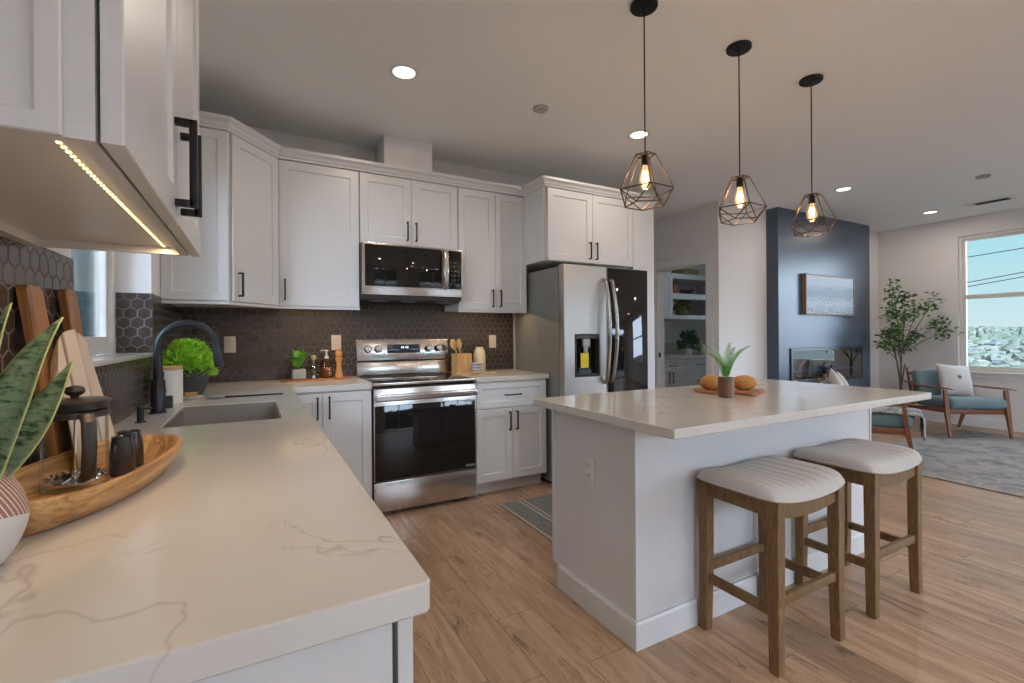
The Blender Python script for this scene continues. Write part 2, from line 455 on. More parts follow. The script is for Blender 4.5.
# ------------------------------------------------------------ room shell
CH = 2.746
XL, XR = -.46, 8.23
YB, YL, YF = 3.866, 3.55, -3.5
def wallbox(name, xs, ys, zs, hole, mat=m_wall):
    return struct(B().cells(xs, ys, zs, hole).build(name, mat, smooth=0))
struct(B().box(-1.0, 8.6, -3.9, 5.8, -.12, 0).build('floor', m_floor, smooth=0))
struct(B().box(-1.0, 8.6, -3.9, 5.8, CH, CH+.15).build('ceiling', m_ceil, smooth=0))
# left wall with the deep window recess over the sink
wl = wallbox('wall_left', [-.675, XL], [YF-.2, 1.77, 2.96, 4.0], [0, 1.14, 2.25, CH], lambda i, j, k: j == 1 and k == 1)
wb = wallbox('wall_back', [XL, 3.265], [YB, 4.0], [0, CH], lambda i, j, k: False)
wallbox('wall_hall', [3.265-.12, 3.265], [4.0, 5.55], [0, CH], lambda i, j, k: False)
wallbox('wall_hall_end', [3.145, 8.35], [5.40, 5.55], [0, CH], lambda i, j, k: False)
wallbox('wall_pantry', [4.62, 4.74], [YL, 3.706, 4.495, 5.40], [0, 2.07, CH], lambda i, j, k: j == 1 and k == 0)
wallbox('wall_living', [4.62+.12, 8.35], [YL, YL+.12], [0, CH], lambda i, j, k: False)
wr = wallbox('wall_right', [XR, XR+.14], [YF-.2, -1.9, -.1, .78, 2.64, YL+.12], [0, .72, 2.50, CH], lambda i, j, k: j in (1, 3) and k == 1)
wf = wallbox('wall_front', [XL, .2, 2.3, 4.4, 7.9, XR], [YF-.2, YF], [0, 2.40, CH], lambda i, j, k: i in (1, 3) and k == 0)
wallbox('wall_pantry_end', [7.0, 7.12], [YL+.12, 3.9, 4.62, 5.40], [0, .95, 2.2, CH], lambda i, j, k: j == 1 and k == 1)
# chimney breast with the fireplace opening
wallbox('wall_chimney', [5.50, 5.72, 7.40, 7.635], [3.40, YL-.001], [0, .60, 1.05, CH], lambda i, j, k: i == 1 and k == 1,
        mat=plain('slate_blue_paint', (.070, .098, .140), .33, noise=.03, nscale=3, bump=.02))

# hexagon tiles, children of their walls
tb = B().cells([XL+.004, .673, 1.444, 2.122], [YB-.007, YB-.0005], [.916, 1.455, 1.53], lambda i, j, k: k == 1 and i != 1)
tb.build('tile_backsplash', m_hex_back, wb, smooth=0)
tl = B().cells([XL+.0005, XL+.007], [.60, 1.77, 2.96, YB-.008], [.916, 1.139, 1.455], lambda i, j, k: j == 1 and k == 1)
tl.build('tile_backsplash', m_hex_left, wl, smooth=0)
B().box(-.600, XL+.0065, 2.953, 2.9595, 1.157, 1.455).build('tile_backsplash', m_hex_jamb, wl, smooth=0)
B().box(-.600, XL+.0065, 1.7705, 1.777, 1.157, 1.455).build('tile_backsplash', m_hex_jamb, wl, smooth=0)
# white quartz sill of the recess
s_ = B().box(-.60, XL+.022, 1.772, 2.958, 1.1405, 1.157, .002); struct(s_.build('trim_sill', m_quartz), 'white quartz ledge below the window over the sink')
# duct chase on the cabinets
struct(B().box(.859, 1.236, 3.556, YB-.001, 2.47, CH-.001, .002).build('trim_duct', m_wall), 'boxed duct cover on top of the kitchen cabinets')

def sweep(path, prof, z):
    """profile (out, up) swept along a 2D path, outside = right-hand side"""
    b = B(); n = len(path); rings = []
    P = [Vector(p) for p in path]
    for i in range(n):
        d0 = (P[i]-P[i-1]).normalized() if i > 0 else (P[1]-P[0]).normalized()
        d1 = (P[i+1]-P[i]).normalized() if i < n-1 else d0
        n0 = Vector((d0.y, -d0.x)); n1 = Vector((d1.y, -d1.x))
        m = (n0+n1).normalized(); k = 1/max(.3, m.dot(n0))
        rings.append([b.bm.verts.new((P[i].x+m.x*k*o, P[i].y+m.y*k*o, z+u)) for o, u in prof])
    q = len(prof)
    for i in range(n-1):
        for j in range(q):
            b.bm.faces.new((rings[i][j], rings[i+1][j], rings[i+1][(j+1) % q], rings[i][(j+1) % q]))
    b.bm.faces.new(rings[0]); b.bm.faces.new(rings[-1][::-1])
    return b
crown = [(-.03, 0), (.006, 0), (.010, .012), (.018, .018), (.026, .034), (.042, .046), (.046, .050), (.046, .068), (-.03, .068)]
struct(sweep([(XL+.002, 3.196), (-.137, 3.196), (.135, 3.534), (2.063, 3.534), (2.063, 3.20), (3.267, 3.20), (3.267, 3.60)], crown, 2.437).build('trim_1', m_cab, smooth=25), 'white crown moulding along the kitchen cabinet tops')
struct(sweep([(XL+.002, .648), (-.124, .648), (-.124, 1.462), (XL+.002, 1.462)], crown, 2.437).build('trim_2', m_cab, smooth=25))
# baseboards
bb = [(.0, 0), (.014, 0), (.014, .115), (.009, .13), (.0, .13)]
struct(sweep([(4.742+.0, YL-.0005), (5.499, YL-.0005), (5.499, 3.3995), (7.636, 3.3995), (7.636, YL-.0005), (XR-.0005, YL-.0005)], bb, 0).build('baseboard_living', m_trim, smooth=0))
struct(sweep([(XR-.0005, YL-.016), (XR-.0005, YF)], bb, 0).build('baseboard_right', m_trim, smooth=0))
struct(sweep([(4.6195, 3.62), (4.6195, YL-.0), (4.742, YL-.0005)], bb, 0).build('baseboard_pantry', m_trim, smooth=0))
# pantry door casing
def casing():
    b = B()
    x = 4.6195
    b.box(x-.014, x, 3.706-.085, 3.706, 0, 2.07+.085, .003); b.box(x-.014, x, 4.495, 4.58, 0, 2.07+.085, .003)
    b.box(x-.014, x, 3.706, 4.495, 2.07, 2.155, .003)
    b.box(x-.005, x+.125, 3.7065, 3.722, 0, 2.069); b.box(x-.005, x+.125, 4.479, 4.4945, 0, 2.069); b.box(x-.005, x+.125, 3.722, 4.479, 2.054, 2.069)
    return b
dc = struct(casing().build('door_1', m_trim, smooth=0), 'white casing of the open pantry doorway')
B().box(4.64, 4.67, 4.470, 4.479, .93, .99, .002).build('latch_plate', m_black, dc)

# windows
def window(name, axis, wallc, a0, a1, z0, z1, depth_in, fw=.05, mull=None, sash=None, casing_w=.0, label=None, side=1, mat=m_plastic_w):
    """axis 'X': window lies in a plane X=wallc, spans a along Y"""
    def bx(b, p0, p1, q0, q1, r0, r1, bev=.003):
        return b.box(p0, p1, q0, q1, r0, r1, bev) if axis == 'X' else b.box(q0, q1, p0, p1, r0, r1, bev)
    w = B(); p0, p1 = wallc, wallc+depth_in
    bx(w, p0, p1, a0, a0+fw, z0, z1); bx(w, p0, p1, a1-fw, a1, z0, z1)
    bx(w, p0, p1, a0+fw, a1-fw, z0, z0+fw); bx(w, p0, p1, a0+fw, a1-fw, z1-fw, z1)
    o = struct(w.build(name, mat, smooth=0), label)
    f = B()
    pi0 = p0+(p1-p0)*.25; pi1 = p0+(p1-p0)*.75; sw = .03
    A0, A1, Z0, Z1 = a0+fw, a1-fw, z0+fw, z1-fw
    bx(f, pi0, pi1, A0, A0+sw, Z0, Z1); bx(f, pi0, pi1, A1-sw, A1, Z0, Z1)
    bx(f, pi0, pi1, A0+sw, A1-sw, Z0, Z0+sw); bx(f, pi0, pi1, A0+sw, A1-sw, Z1-sw, Z1)
    if mull: 
        for m_ in mull: bx(f, pi0, pi1, m_-.035, m_+.035, Z0+sw, Z1-sw)
    if sash: bx(f, pi0, pi1, A0+sw, A1-sw, sash-.028, sash+.028)
    f.build('window_frame', mat, o, smooth=0)
    pc = (p0+p1)/2
    g = B(); bx(g, pc-.003, pc+.003, A0+.01, A1-.01, Z0+.01, Z1-.01, 0)
    g.build('pane', m_pane, o, smooth=0)
    return o
window('window_1', 'X', -.672, 1.7705, 2.9595, 1.158, 2.249, .07, .05, mull=[2.365], label='white window in the tiled recess over the sink')
window('window_2', 'X', XR+.03, .781, 2.639, .721, 2.499, .08, .034, sash=1.695, label='tall living room window looking over the town')
window('window_3', 'X', XR+.03, -1.899, -.101, .721, 2.499, .08, .034, sash=1.695)
window('window_5', 'X', 7.02, 3.901, 4.619, .951, 2.199, .08, .04)
window('door_3', 'Y', YF-.15, 4.401, 7.899, .001, 2.399, .08, .06, mull=[6.15], label='sliding glass door of the living room')
window('door_2', 'Y', YF-.15, .201, 2.299, .001, 2.399, .08, .06, mull=[1.25], label='sliding glass patio door')
# picture-frame trim around the right window
def win_trim(a0, a1, z0, z1):
    b = B(); x0, x1 = XR-.014, XR-.0005
    b.box(XR-.05, XR-.0005, a0-.09, a1+.09, z0-.025, z0, .004)
    b.box(x0, x1, a0-.05, a1+.05, z0-.08, z0-.025, .003)
    return b
struct(win_trim(.78, 2.64, .72, 2.50).build('trim_3', m_trim, smooth=0), 'white trim and stool around the living room window')
struct(win_trim(-1.9, -.1, .72, 2.46).build('trim_4', m_trim, smooth=0))

# ------------------------------------------------------------ cabinets
def shaker(b, x0, x1, z0, z1, y1=0.0, th=.020, fr=.057, rec=.007):
    """door slab with recessed panel, front at y1-th"""
    y0 = y1-th
    o = [(x0, z0), (x1, z0), (x1, z1), (x0, z1)]
    i1 = [(x0+fr, z0+fr), (x1-fr, z0+fr), (x1-fr, z1-fr), (x0+fr, z1-fr)]
    e = .006
    i2 = [(x0+fr+e, z0+fr+e), (x1-fr-e, z0+fr+e), (x1-fr-e, z1-fr-e), (x0+fr+e, z1-fr-e)]
    c = .0018
    oc = [(x0+c, z0+c), (x1-c, z0+c), (x1-c, z1-c), (x0+c, z1-c)]
    mk = lambda pts, y: [b.bm.verts.new((x, y, z)) for x, z in pts]
    r = [mk(o, y1), mk(o, y0+c), mk(oc, y0), mk(i1, y0), mk(i2, y0+rec)]
    for a, d in zip(r[:-1], r[1:]):
        for k in range(4): b.bm.faces.new((a[k], a[(k+1) % 4], d[(k+1) % 4], d[k]))
    b.bm.faces.new(r[0][::-1]); b.bm.faces.new(r[-1])
    return b
def handle(parent, x, z, L=.145, horiz=False, y=-.020, off=.034, t=.010):
    b = B()
    if horiz:
        b.box(x-L/2, x+L/2, y-off, y-off+t, z-t/2, z+t/2, .001)
        for s in (-1, 1): b.box(x+s*(L/2-t/2)-t/2, x+s*(L/2-t/2)+t/2, y-off+t*.5, y, z-t/2, z+t/2, .001)
    else:
        b.box(x-t/2, x+t/2, y-off, y-off+t, z-L/2, z+L/2, .001)
        for s in (-1, 1): b.box(x-t/2, x+t/2, y-off+t*.5, y, z+s*(L/2-t/2)-t/2, z+s*(L/2-t/2)+t/2, .001)
    return b.build('handle', m_black, parent)
def cabinet(name, label, cat, loc, rotz, w, d, h, doors=(), drawers=(), base=False, group=None, zb=0):
    t = thing(name, label, cat, loc, rotz, group)
    b = B()
    if base:
        b.box(0, w, .0005, d, .10, h); b.box(.0, w, .075, d, 0, .10)
        b.build('body', m_cab, t, smooth=0)
    else:
        b.box(0, w, .0005, d, 0, h)
        b.build('body', m_cab, t, smooth=0)
    for (x0, x1, z0, z1, hx, hz) in doors:
        o = shaker(B(), x0, x1, z0, z1).build('door', m_cab, t, smooth=0)
        if hx is not None: handle(o, hx, hz)
    for (x0, x1, z0, z1, hx) in drawers:
        o = shaker(B(), x0, x1, z0, z1, fr=.045).build('drawer', m_cab, t, smooth=0)
        if hx is not None: handle(o, hx, (z0+z1)/2, L=.14, horiz=True)
    return t
UG = 'white shaker wall cabinets over the counters'
UZ = 1.44; UY = 3.556
def upper(x0, x1, z0, doors, label, z1=2.44, y=UY, g=UG, name='wall_cabinet', rail=False):
    dl = [(a-x0, b-x0, c-z0, d-z0, hx-x0, hz-z0) for a, b, c, d, hx, hz in doors]
    t = cabinet(name, label, 'cabinet', (x0, y, z0), 0, x1-x0, YB-.002-y, z1-z0, dl, group=g)
    if rail: B().box(0, x1-x0, -.016, .002, -.017, -.0005).build('light_rail', m_cab, t, smooth=0)
    return t
upper(.140, .671, UZ, [(.143, .668, UZ+.003, 2.432, .178, 1.552)], 'tall single-door white wall cabinet left of the microwave, above the fern and pepper mill', rail=True)
upper(.673, 1.443, 1.917, [(.676, 1.0575, 1.920, 2.432, 1.024, 2.028), (1.0605, 1.440, 1.920, 2.432, 1.092, 2.028)], 'short two-door white wall cabinet directly above the microwave')
upper(1.445, 2.085, UZ, [(1.448, 1.7805, UZ+.003, 2.432, 1.746, 1.54), (1.7835, 2.082, UZ+.003, 2.432, 1.818, 1.54)], 'tall two-door white wall cabinet between the microwave and the refrigerator', rail=True)
fc = upper(2.0865, 3.008, 1.84, [(2.090, 2.5455, 1.843, 2.432, 2.508, 1.945), (2.5485, 3.004, 1.843, 2.432, 2.577, 1.945)], 'deep two-door white cabinet above the refrigerator', y=3.22)
B().box(3.010-2.0865, 3.265-2.0865, -.018, 3.86-3.22, -1.84, 2.44-1.84, .001).build('end_panel', m_cab, fc, smooth=0)
# shaker frame on its left side
sp = shaker(B(), 0, .32, 0, .60, fr=.05); sp.xform(Matrix.Translation((-.001, .33, 0)) @ Matrix.Rotation(R(-90), 4, 'Z')); sp.build('side_panel', m_cab, fc, smooth=0)

# diagonal corner cabinet
cc = thing('corner_wall_cabinet', 'diagonal white corner wall cabinet between the sink window and the back wall', 'cabinet', (-.135, 3.218, UZ), 0, UG)
poly = [(-.459+.135, 0), (0, 0), (.27, .336), (.273, .336), (.273, .646), (-.459+.135, .646)]
B().prism(poly, 0, 1.0).build('body', m_cab, cc, smooth=0)
ang = math.atan2(.336, .27); L = math.hypot(.27, .336)
d_ = shaker(B(), .014, L-.012, .003, .992); mm = Matrix.Rotation(ang, 4, 'Z'); d_.xform(mm); do = d_.build('door', m_cab, cc, smooth=0)
hb = B(); x, z, Lh = .055, .105, .145
hb.box(x-.005, x+.005, -.054, -.044, z-Lh/2, z+Lh/2, .001)
for s in (-1, 1): hb.box(x-.005, x+.005, -.049, -.02, z+s*(Lh/2-.005)-.005, z+s*(Lh/2-.005)+.005, .001)
hb.xform(mm).build('handle', m_black, do)
sweep([(-.323, -.001), (0, -.001), (.268, .3335)], [(-.016, 0), (.014, 0), (.014, .0165), (-.016, .0165)], -.017).build('light_rail', m_cab, cc, smooth=0)
shaker(B(), -.322, -.001, .003, .992, fr=.05, th=.018).build('side_panel', m_cab, cc, smooth=0)

# near left wall cabinet (faces +X)
lc = thing('wall_cabinet', 'white wall cabinet nearest the camera on the left wall, with a lit LED strip beneath', 'cabinet', (-.148, .652, UZ), R(90), UG)
dW = .31; wW = 1.462-.652
lb = B(); lb.box(0, wW, .0005, dW, .018, 1.0)
lb.build('body', m_cab, lc, smooth=0)
lr = B(); lr.box(0, wW, .0005, .018, 0, .0178); lr.box(0, .016, .018, dW, 0, .0178); lr.box(wW-.016, wW, .018, dW, 0, .0178); lr.box(.016, wW-.016, dW-.030, dW, 0, .0178)
lr.build('light_rail', m_cab, lc, smooth=0)
es_ = shaker(B(), -dW+.0, -.026, .0, 1.0, fr=.020, th=.006)   # decorative end panel toward the camera
es_.xform(Matrix.Rotation(R(-90), 4, 'Z')); es_.xform(Matrix.Translation((-.0005, 0, 0))).build('side_panel', m_cab, lc, smooth=0)
for (a, b_, hx) in ((0, .408, .373), (.411, wW, .446)):
    o = shaker(B(), a, b_, .0, .992, y1=-.004).build('door', m_cab, lc, smooth=0)
    handle(o, hx, .105, L=.158, y=-.024, t=.0125)
ls = B()
ls.box(.06, .790, .045, .053, .0165, .0178)
st = ls.build('led_strip', m_plastic_w, lc, smooth=0)
ld = B()
for i in range(45):
    x = .072+i*.0160; ld.box(x-.0022, x+.0022, .0468, .0512, .0150, .0164)
ld.build('led_dots', m_led, st, smooth=0)['kind'] = 'stuff'
def lamp_area(name, parent, loc, rot, sx_, sy_, power, col, shape='RECTANGLE', spread=180):
    d = bpy.data.lights.new(name, 'AREA'); d.shape = shape; d.size = sx_; d.size_y = sy_; d.energy = power; d.color = col; d.spread = R(spread)
    o = bpy.data.objects.new(name, d); C.objects.link(o); o.location = loc; o.rotation_euler = rot
    if parent: o.parent = parent
    return o
lamp_area('led_light', lc, (.43, .049, .0135), (0, 0, 0), .70, .006, 1.5, (1, .70, .38))
# cabinet LED tape under the back wall cabinets
def undertape(x0, x1, power, lab):
    t = thing('led_tape', lab, 'light', (x0, 3.59, UZ-.0105), 0, 'LED tapes under the wall cabinets')
    B().box(0, x1-x0, -.006, .006, .004, .010).build('tape', m_plastic_w, t, smooth=0)
    B().box(.005, x1-x0-.005, -.003, .003, .002, .004).build('diodes', m_led, t, smooth=0)
    lamp_area('tape_light', t, ((x1-x0)/2, 0, .001), (0, 0, 0), x1-x0, .008, power, (1, .68, .36))
undertape(.15, .66, 1.5, 'warm LED tape under the cabinets left of the microwave')
undertape(1.47, 2.06, 1.3, 'warm LED tape under the cabinet right of the microwave')

# base cabinets
BH = .874
cabinet('base_cabinet', 'white two-door base cabinet left of the range', 'cabinet', (.190, 3.255, 0), 0, .498, .608, BH,
        [(.0, .185, .112, .866, .155, .772), (.1885, .495, .112, .866, .226, .772)], base=True, group='white base cabinets')
cabinet('base_cabinet', 'white base cabinet with one drawer and two doors right of the range', 'cabinet', (1.456, 3.255, 0), 0, .63, .608, BH,
        [(.003, .3125, .112, .665, .283, .565), (.3155, .627, .112, .665, .346, .565)], [(.003, .627, .672, .866, .313)], base=True, group='white base cabinets')
# left run, fronts facing +X
g = 'white base cabinets'
ec = cabinet('base_cabinet', 'white base cabinet with plain end panel under the near end of the counter', 'cabinet', (.152, .602, 0), R(90), .60, .605, BH,
        [(.0, .298, .112, .866, .265, .772), (.302, .598, .112, .866, .335, .772)], base=True, group=g)
for c_ in ec.children:
    if c_.name.startswith('door'): c_.location.y = -.007
cabinet('base_cabinet', 'white drawer base cabinet between the counter end and the sink base', 'cabinet', (.165, 1.204, 0), R(90), .70, .62, BH,
        [], [(.003, .697, .112, .36, .35), (.003, .697, .365, .61, .35), (.003, .697, .615, .866, .35)], base=True, group=g)
sk = thing('sink_cabinet', 'white two-door base cabinet under the sink', 'cabinet', (.165, 1.906, 0), R(90), g)
kb = B(); kb.box(0, .84, .0005, .62, .10, .66); kb.box(0, .84, .075, .62, 0, .10); kb.box(0, .84, .0005, .03, .66, .874); kb.box(0, .018, .03, .62, .66, .874); kb.box(.822, .84, .03, .62, .66, .874)
kb.build('body', m_cab, sk, smooth=0)
for a, b_, hx in ((.003, .418, .385), (.422, .837, .455)):
    o = shaker(B(), a, b_, .112, .866).build('door', m_cab, sk, smooth=0); handle(o, hx, .772)
cabinet('base_cabinet', 'white blind corner base cabinet beyond the sink', 'cabinet', (.165, 2.748, 0), R(90), .48, .62, BH, [(.003, .40, .112, .866, .05, .772)], base=True, group=g)

# countertops
CT0, CT1 = .875, .915
ct = B().cells([XL+.008, -.293, .088, .198, .689], [.58, 2.03, 2.61, 3.228, YB-.008], [CT0, CT1],
               lambda i, j, k: (i == 3 and j < 3) or (i == 1 and j == 1))
vs = [e_ for e_ in ct.bm.edges if abs(e_.verts[0].co.z-e_.verts[1].co.z) > .02 and abs(e_.verts[0].co.x-.198) < .001 and abs(e_.verts[0].co.y-.58) < .001]
bmesh.ops.bevel(ct.bm, geom=vs, offset=.012, segments=5, profile=.5, affect='EDGES')
tag(wbevel(ct.build('countertop', m_quartz), .003), 'white veined quartz countertop with the sink, running from the foreground into the corner', 'countertop')
tag(wbevel(B().box(1.453, 2.109, 3.228, YB-.008, CT0, CT1).build('countertop', m_quartz), .003), 'short white veined quartz countertop between the range and the refrigerator', 'countertop')

# sink
sk = thing('sink', 'undermount stainless steel sink with square corners beside the black faucet', 'sink', (-.1025, 2.32, .874), 0)
x0, x1, y0, y1, zb = -.186, .186, -.286, .286, -.21
sb = B()
T = .003
ZT = .0375
sb.box(x0-T, x0, y0-T, y1+T, zb, ZT); sb.box(x1, x1+T, y0-T, y1+T, zb, ZT)
sb.box(x0, x1, y0-T, y0, zb, ZT); sb.box(x0, x1, y1, y1+T, zb, ZT); sb.box(x0-T, x1+T, y0-T, y1+T, zb-T, zb)
sb.build('basin', m_sinksteel, sk, smooth=0)
B().lathe([(0, .004), (.03, .004), (.043, .002), (.045, 0), (0, 0)], (0, 0, zb), 24).build('drain', m_chrome, sk)

# faucet
fa = thing('faucet', 'matte black high-arc pull-down kitchen faucet at the sink', 'faucet', (-.36, 2.442, CT1))
B().lathe([(0, 0), (.031, 0), (.031, .006), (.026, .010), (.026, .135), (.023, .140), (0, .140)], n=28).build('base', m_faucet, fa)
pts = [(0, 0, .13), (0, 0, .20), (0, 0, .28)] + [(.105-.105*math.cos(a), 0, .28+.105*math.sin(a)) for a in [PI*i/18 for i in range(1, 18)]] + [(.212, 0, .262)]
B().tube([(x, y, z-(.010 if z > .2 else 0)) for x, y, z in pts], .0165, 16).build('spout', m_faucet, fa)
B().tube([(.211, 0, .268), (.214, 0, .25), (.222, 0, .20), (.225, 0, .187)], [.0175, .019, .023, .023], 18).build('spray_head', m_faucet, fa)
lv = B(); lv.tube([(.024, 0, .09), (.055, 0, .09)], .013, 14); lv.rbox((.05, 0, .128), (.012, .008, .085), Matrix.Rotation(R(8), 3, 'Y'), .002)
lv.xform(Matrix.Rotation(R(80), 4, 'Z')).build('lever', m_faucet, fa)
sd_ = thing('soap_dispenser', 'small black soap dispenser on the counter left of the faucet', 'dispenser', (-.378, 2.205, CT1))
B().lathe([(0, 0), (.018, 0), (.018, .004), (.011, .006), (.011, .058), (.009, .060), (0, .060)], n=20).build('body', m_faucet, sd_)
B().tube([(0, 0, .052), (.028, 0, .052), (.034, 0, .047)], [.005, .005, .004], 10).build('nozzle', m_faucet, sd_)
ag = thing('air_gap', 'small black air gap cap right beside the faucet', 'sink fitting', (-.350, 2.60, CT1))
B().lathe([(0, 0), (.022, 0), (.022, .05), (.019, .054), (0, .054)], n=22).build('cap', m_faucet, ag)
vb = B(); 
for k in range(3): vb.box(.012, .0235, -.008, .008, .018+k*.009, .021+k*.009)
vb.xform(Matrix.Rotation(R(-70), 4, 'Z')).build('vent', m_chrome, ag)

# white canister, gray pot, dish with brush, slim dark rod with a grey head
ca = thing('canister', 'white ceramic canister with wooden lid behind the faucet', 'canister', (-.372, 2.765, CT1))
B().lathe([(0, 0), (.060, 0), (.063, .004), (.063, .160), (.060, .163), (0, .163)], n=36).build('body', plain('cream_ceramic', (.68, .64, .60), .35), ca)
B().lathe([(0, .164), (.060, .164), (.063, .167), (.063, .176), (.060, .179), (0, .179)], n=36).build('lid', m_light_wood, ca)

def strands(b, c, r, h, n, rn, lsz=(.006, .018), zmin=.0, flat=.6):
    """dense tuft: dome filled with small leaves"""
    for i in range(n):
        a = rn.uniform(0, 2*PI); q = math.sqrt(rn.random()); zz = rn.random()
        lim = math.sqrt(max(0, 1-(zz*.95)**2))
        p = Vector((c[0]+r*q*lim*math.cos(a), c[1]+r*q*lim*math.sin(a), c[2]+zmin+h*zz))
        d = Vector((math.cos(a)*q, math.sin(a)*q, .3+zz+rn.uniform(-.6, .6))).normalized()
        s_ = d.cross(Vector((rn.uniform(-1, 1), rn.uniform(-1, 1), rn.uniform(-1, 1)))).normalized()
        L_ = rn.uniform(*lsz)*1.3; w_ = rn.uniform(*lsz)*.38
        m0 = p+d*L_*.5
        b.bm.faces.new([b.bm.verts.new(p), b.bm.verts.new(m0+s_*w_), b.bm.verts.new(p+d*L_), b.bm.verts.new(m0-s_*w_)])
    return b
rn = random.Random(5)
gp = thing('potted_herb', 'bright green leafy plant in a dark grey bowl pot in the counter corner', 'potted plant', (-.325, 3.10, CT1))
B().lathe([(0, 0), (.062, 0), (.068, .004), (.095, .065), (.112, .135), (.113, .142), (.106, .142), (.100, .120), (0, .118)], n=36).build('pot', plain('charcoal_ceramic', (.045, .047, .055), .6, noise=.1), gp)
fb = B(); strands(fb, (0, 0, .10), .128, .19, 2600, rn, (.012, .024))
fb.build('foliage', m_moss, gp, smooth=0, recalc=False)

di = thing('soap_dish', 'small round white dish on the counter behind the sink', 'dish', (-.290, 2.905, CT1))
B().lathe([(0, 0), (.040, 0), (.054, .012), (.056, .014), (.053, .015), (.038, .006), (0, .006)], n=30).build('dish', plain('ivory_ceramic', (.66, .61, .54), .35), di)
br = thing('scrub_brush', 'round wooden dish brush with pale bristles lying on the small white dish', 'brush', (-.290, 2.905, CT1+.0065))
B().lathe([(0, 0), (.024, 0), (.027, .004), (.026, .010), (0, .012)], n=24).build('head', m_light_wood, br)
bb_ = B()
for i in range(140):
    a = rn.uniform(0, 2*PI); q = .024*math.sqrt(rn.random())
    bb_.tube([(q*math.cos(a), q*math.sin(a), .010), (q*1.25*math.cos(a), q*1.25*math.sin(a), .028)], .0011, 4)
bb_.build('bristles', plain('bristle', (.60, .42, .22), .8), br, smooth=0)
lb_ = thing('long_rod', 'slim dark rod with a rounded grey head lying along the counter behind the sink', 'brush', (-.04, 2.845, CT1), R(1))
B().tube([(-.10, 0, .008), (.17, 0, .006)], [.005, .004], 8).build('rod', m_black, lb_)
hb = B(); hb.ball((-.145, 0, .011), .026, (1.5, .9, .40)); hb.build('head', plain('grey_rubber', (.25, .25, .26), .4), lb_)

# ------------------------------------------------------------ foreground left still life
tr = thing('wooden_tray', 'long carved olive wood dough bowl on the foreground counter', 'tray', (-.300, 1.256, CT1), R(-13))
def tray_mesh():
    b = B(); n = 56
    def ring(a_, b_, z, ex, wob=0):
        o = []
        for k in range(n):
            t = 2*PI*k/n; c_, s_ = math.cos(t), math.sin(t)
            x = a_*math.copysign(abs(c_)**ex, c_); y = b_*math.copysign(abs(s_)**ex, s_)
            x *= 1-.18*(y/b_)**2 if b_ else 1
            zz = z+wob*(.010*abs(y/.29)**2+.002*math.sin(3*t))
            o.append(b.bm.verts.new((x, y, zz)))
        return o
    rs = [ring(.082, .225, 0, .8), ring(.098, .246, .004, .8), ring(.116, .266, .030, .70, .6), ring(.124, .280, .052, .66, 1), ring(.1225, .279, .056, .66, 1),
          ring(.113, .267, .057, .66, 1), ring(.109, .261, .050, .68, 1), ring(.098, .248, .026, .8, .4), ring(.082, .225, .014, .8), ring(.04, .12, .012, .9)]
    for a, c in zip(rs[:-1], rs[1:]):
        for k in range(n): b.bm.faces.new((a[k], a[(k+1) % n], c[(k+1) % n], c[k]))
    b.bm.faces.new(rs[0][::-1]); b.bm.faces.new(rs[-1])
    return b
tray_mesh().build('bowl', m_tray, tr, smooth=60)

fp = thing('french_press', 'clear glass french press with black lid and knob in the wooden tray', 'coffee press', (-.322, 1.262, CT1+.0145), R(0))
B().lathe([(0, 0), (.050, 0), (.052, .003), (.052, .165), (.0535, .170), (.0525, .170)], n=48).build('beaker', m_thin, fp)
m_pd = plain('espresso_plastic', (.035, .026, .022), .35)
B().lathe([(0, .158), (.049, .158), (.049, .1705), (.056, .1705), (.057, .1745), (.050, .178), (.012, .180), (0, .180)], n=36).build('lid', m_pd, fp)
B().lathe([(0, .180), (.006, .180), (.007, .184), (.014, .188), (.017, .194), (.014, .202), (.006, .205), (0, .205)], n=24).build('knob', m_pd, fp)
B().tube([(0, 0, .018), (0, 0, .187)], .0025, 8).build('plunger_rod', m_chrome, fp)
pb = B(); pb.lathe([(0, .012), (.047, .012), (.0485, .016), (.047, .020), (0, .020)], n=36)
for k in range(18):
    a = 2*PI*k/18; pb.tube([(.047*math.cos(a), .047*math.sin(a), .018), (.038*math.cos(a+.25), .038*math.sin(a+.25), .026)], .003, 6)
pb.build('filter', m_chrome, fp)
hb = B()
hb.tube([(.054, 0, .148), (.068, 0, .150), (.082, 0, .138), (.086, 0, .09), (.078, 0, .040), (.060, 0, .024), (.054, 0, .024)], [.005]*7, 10, ell=(.8, 2.4), up=(0, 0, 1))
hb.xform(Matrix.Rotation(R(-62), 4, 'Z')).build('handle', m_pd, fp)
for z in (.142,): B().lathe([(.0525, z), (.054, z), (.054, z+.012), (.0525, z+.012)], n=40).build('band', m_pd, fp)
m_cup = plain('dark_glazed_stoneware', (.035, .032, .038), .22, .0, noise=.2, Coat_Weight=.5)
def mug(label, loc, s, rot):
    t = thing('mug', label, 'mug', loc, rot, 'dark mugs in the wooden tray')
    B().lathe([(0, 0), (.025*s, 0), (.026*s, .003), (.025*s, .045), (.021*s, .078), (.021*s, .082), (.019*s, .079), (.022*s, .045), (.023*s, .008), (0, .006)], n=30).build('cup', m_cup, t)
    B().tube([(.022*s, 0, .068), (.036*s, 0, .068), (.040*s, 0, .054), (.034*s, 0, .038), (.024*s, 0, .034)], .0032, 8).build('handle', m_cup, t)
mug('dark glazed mug in the wooden tray, nearest the french press', (-.262, 1.335, CT1+.0145), .90, R(-100))
mug('slightly larger dark glazed mug at the far end of the wooden tray', (-.262, 1.402, CT1+.0145), 1.08, R(100))

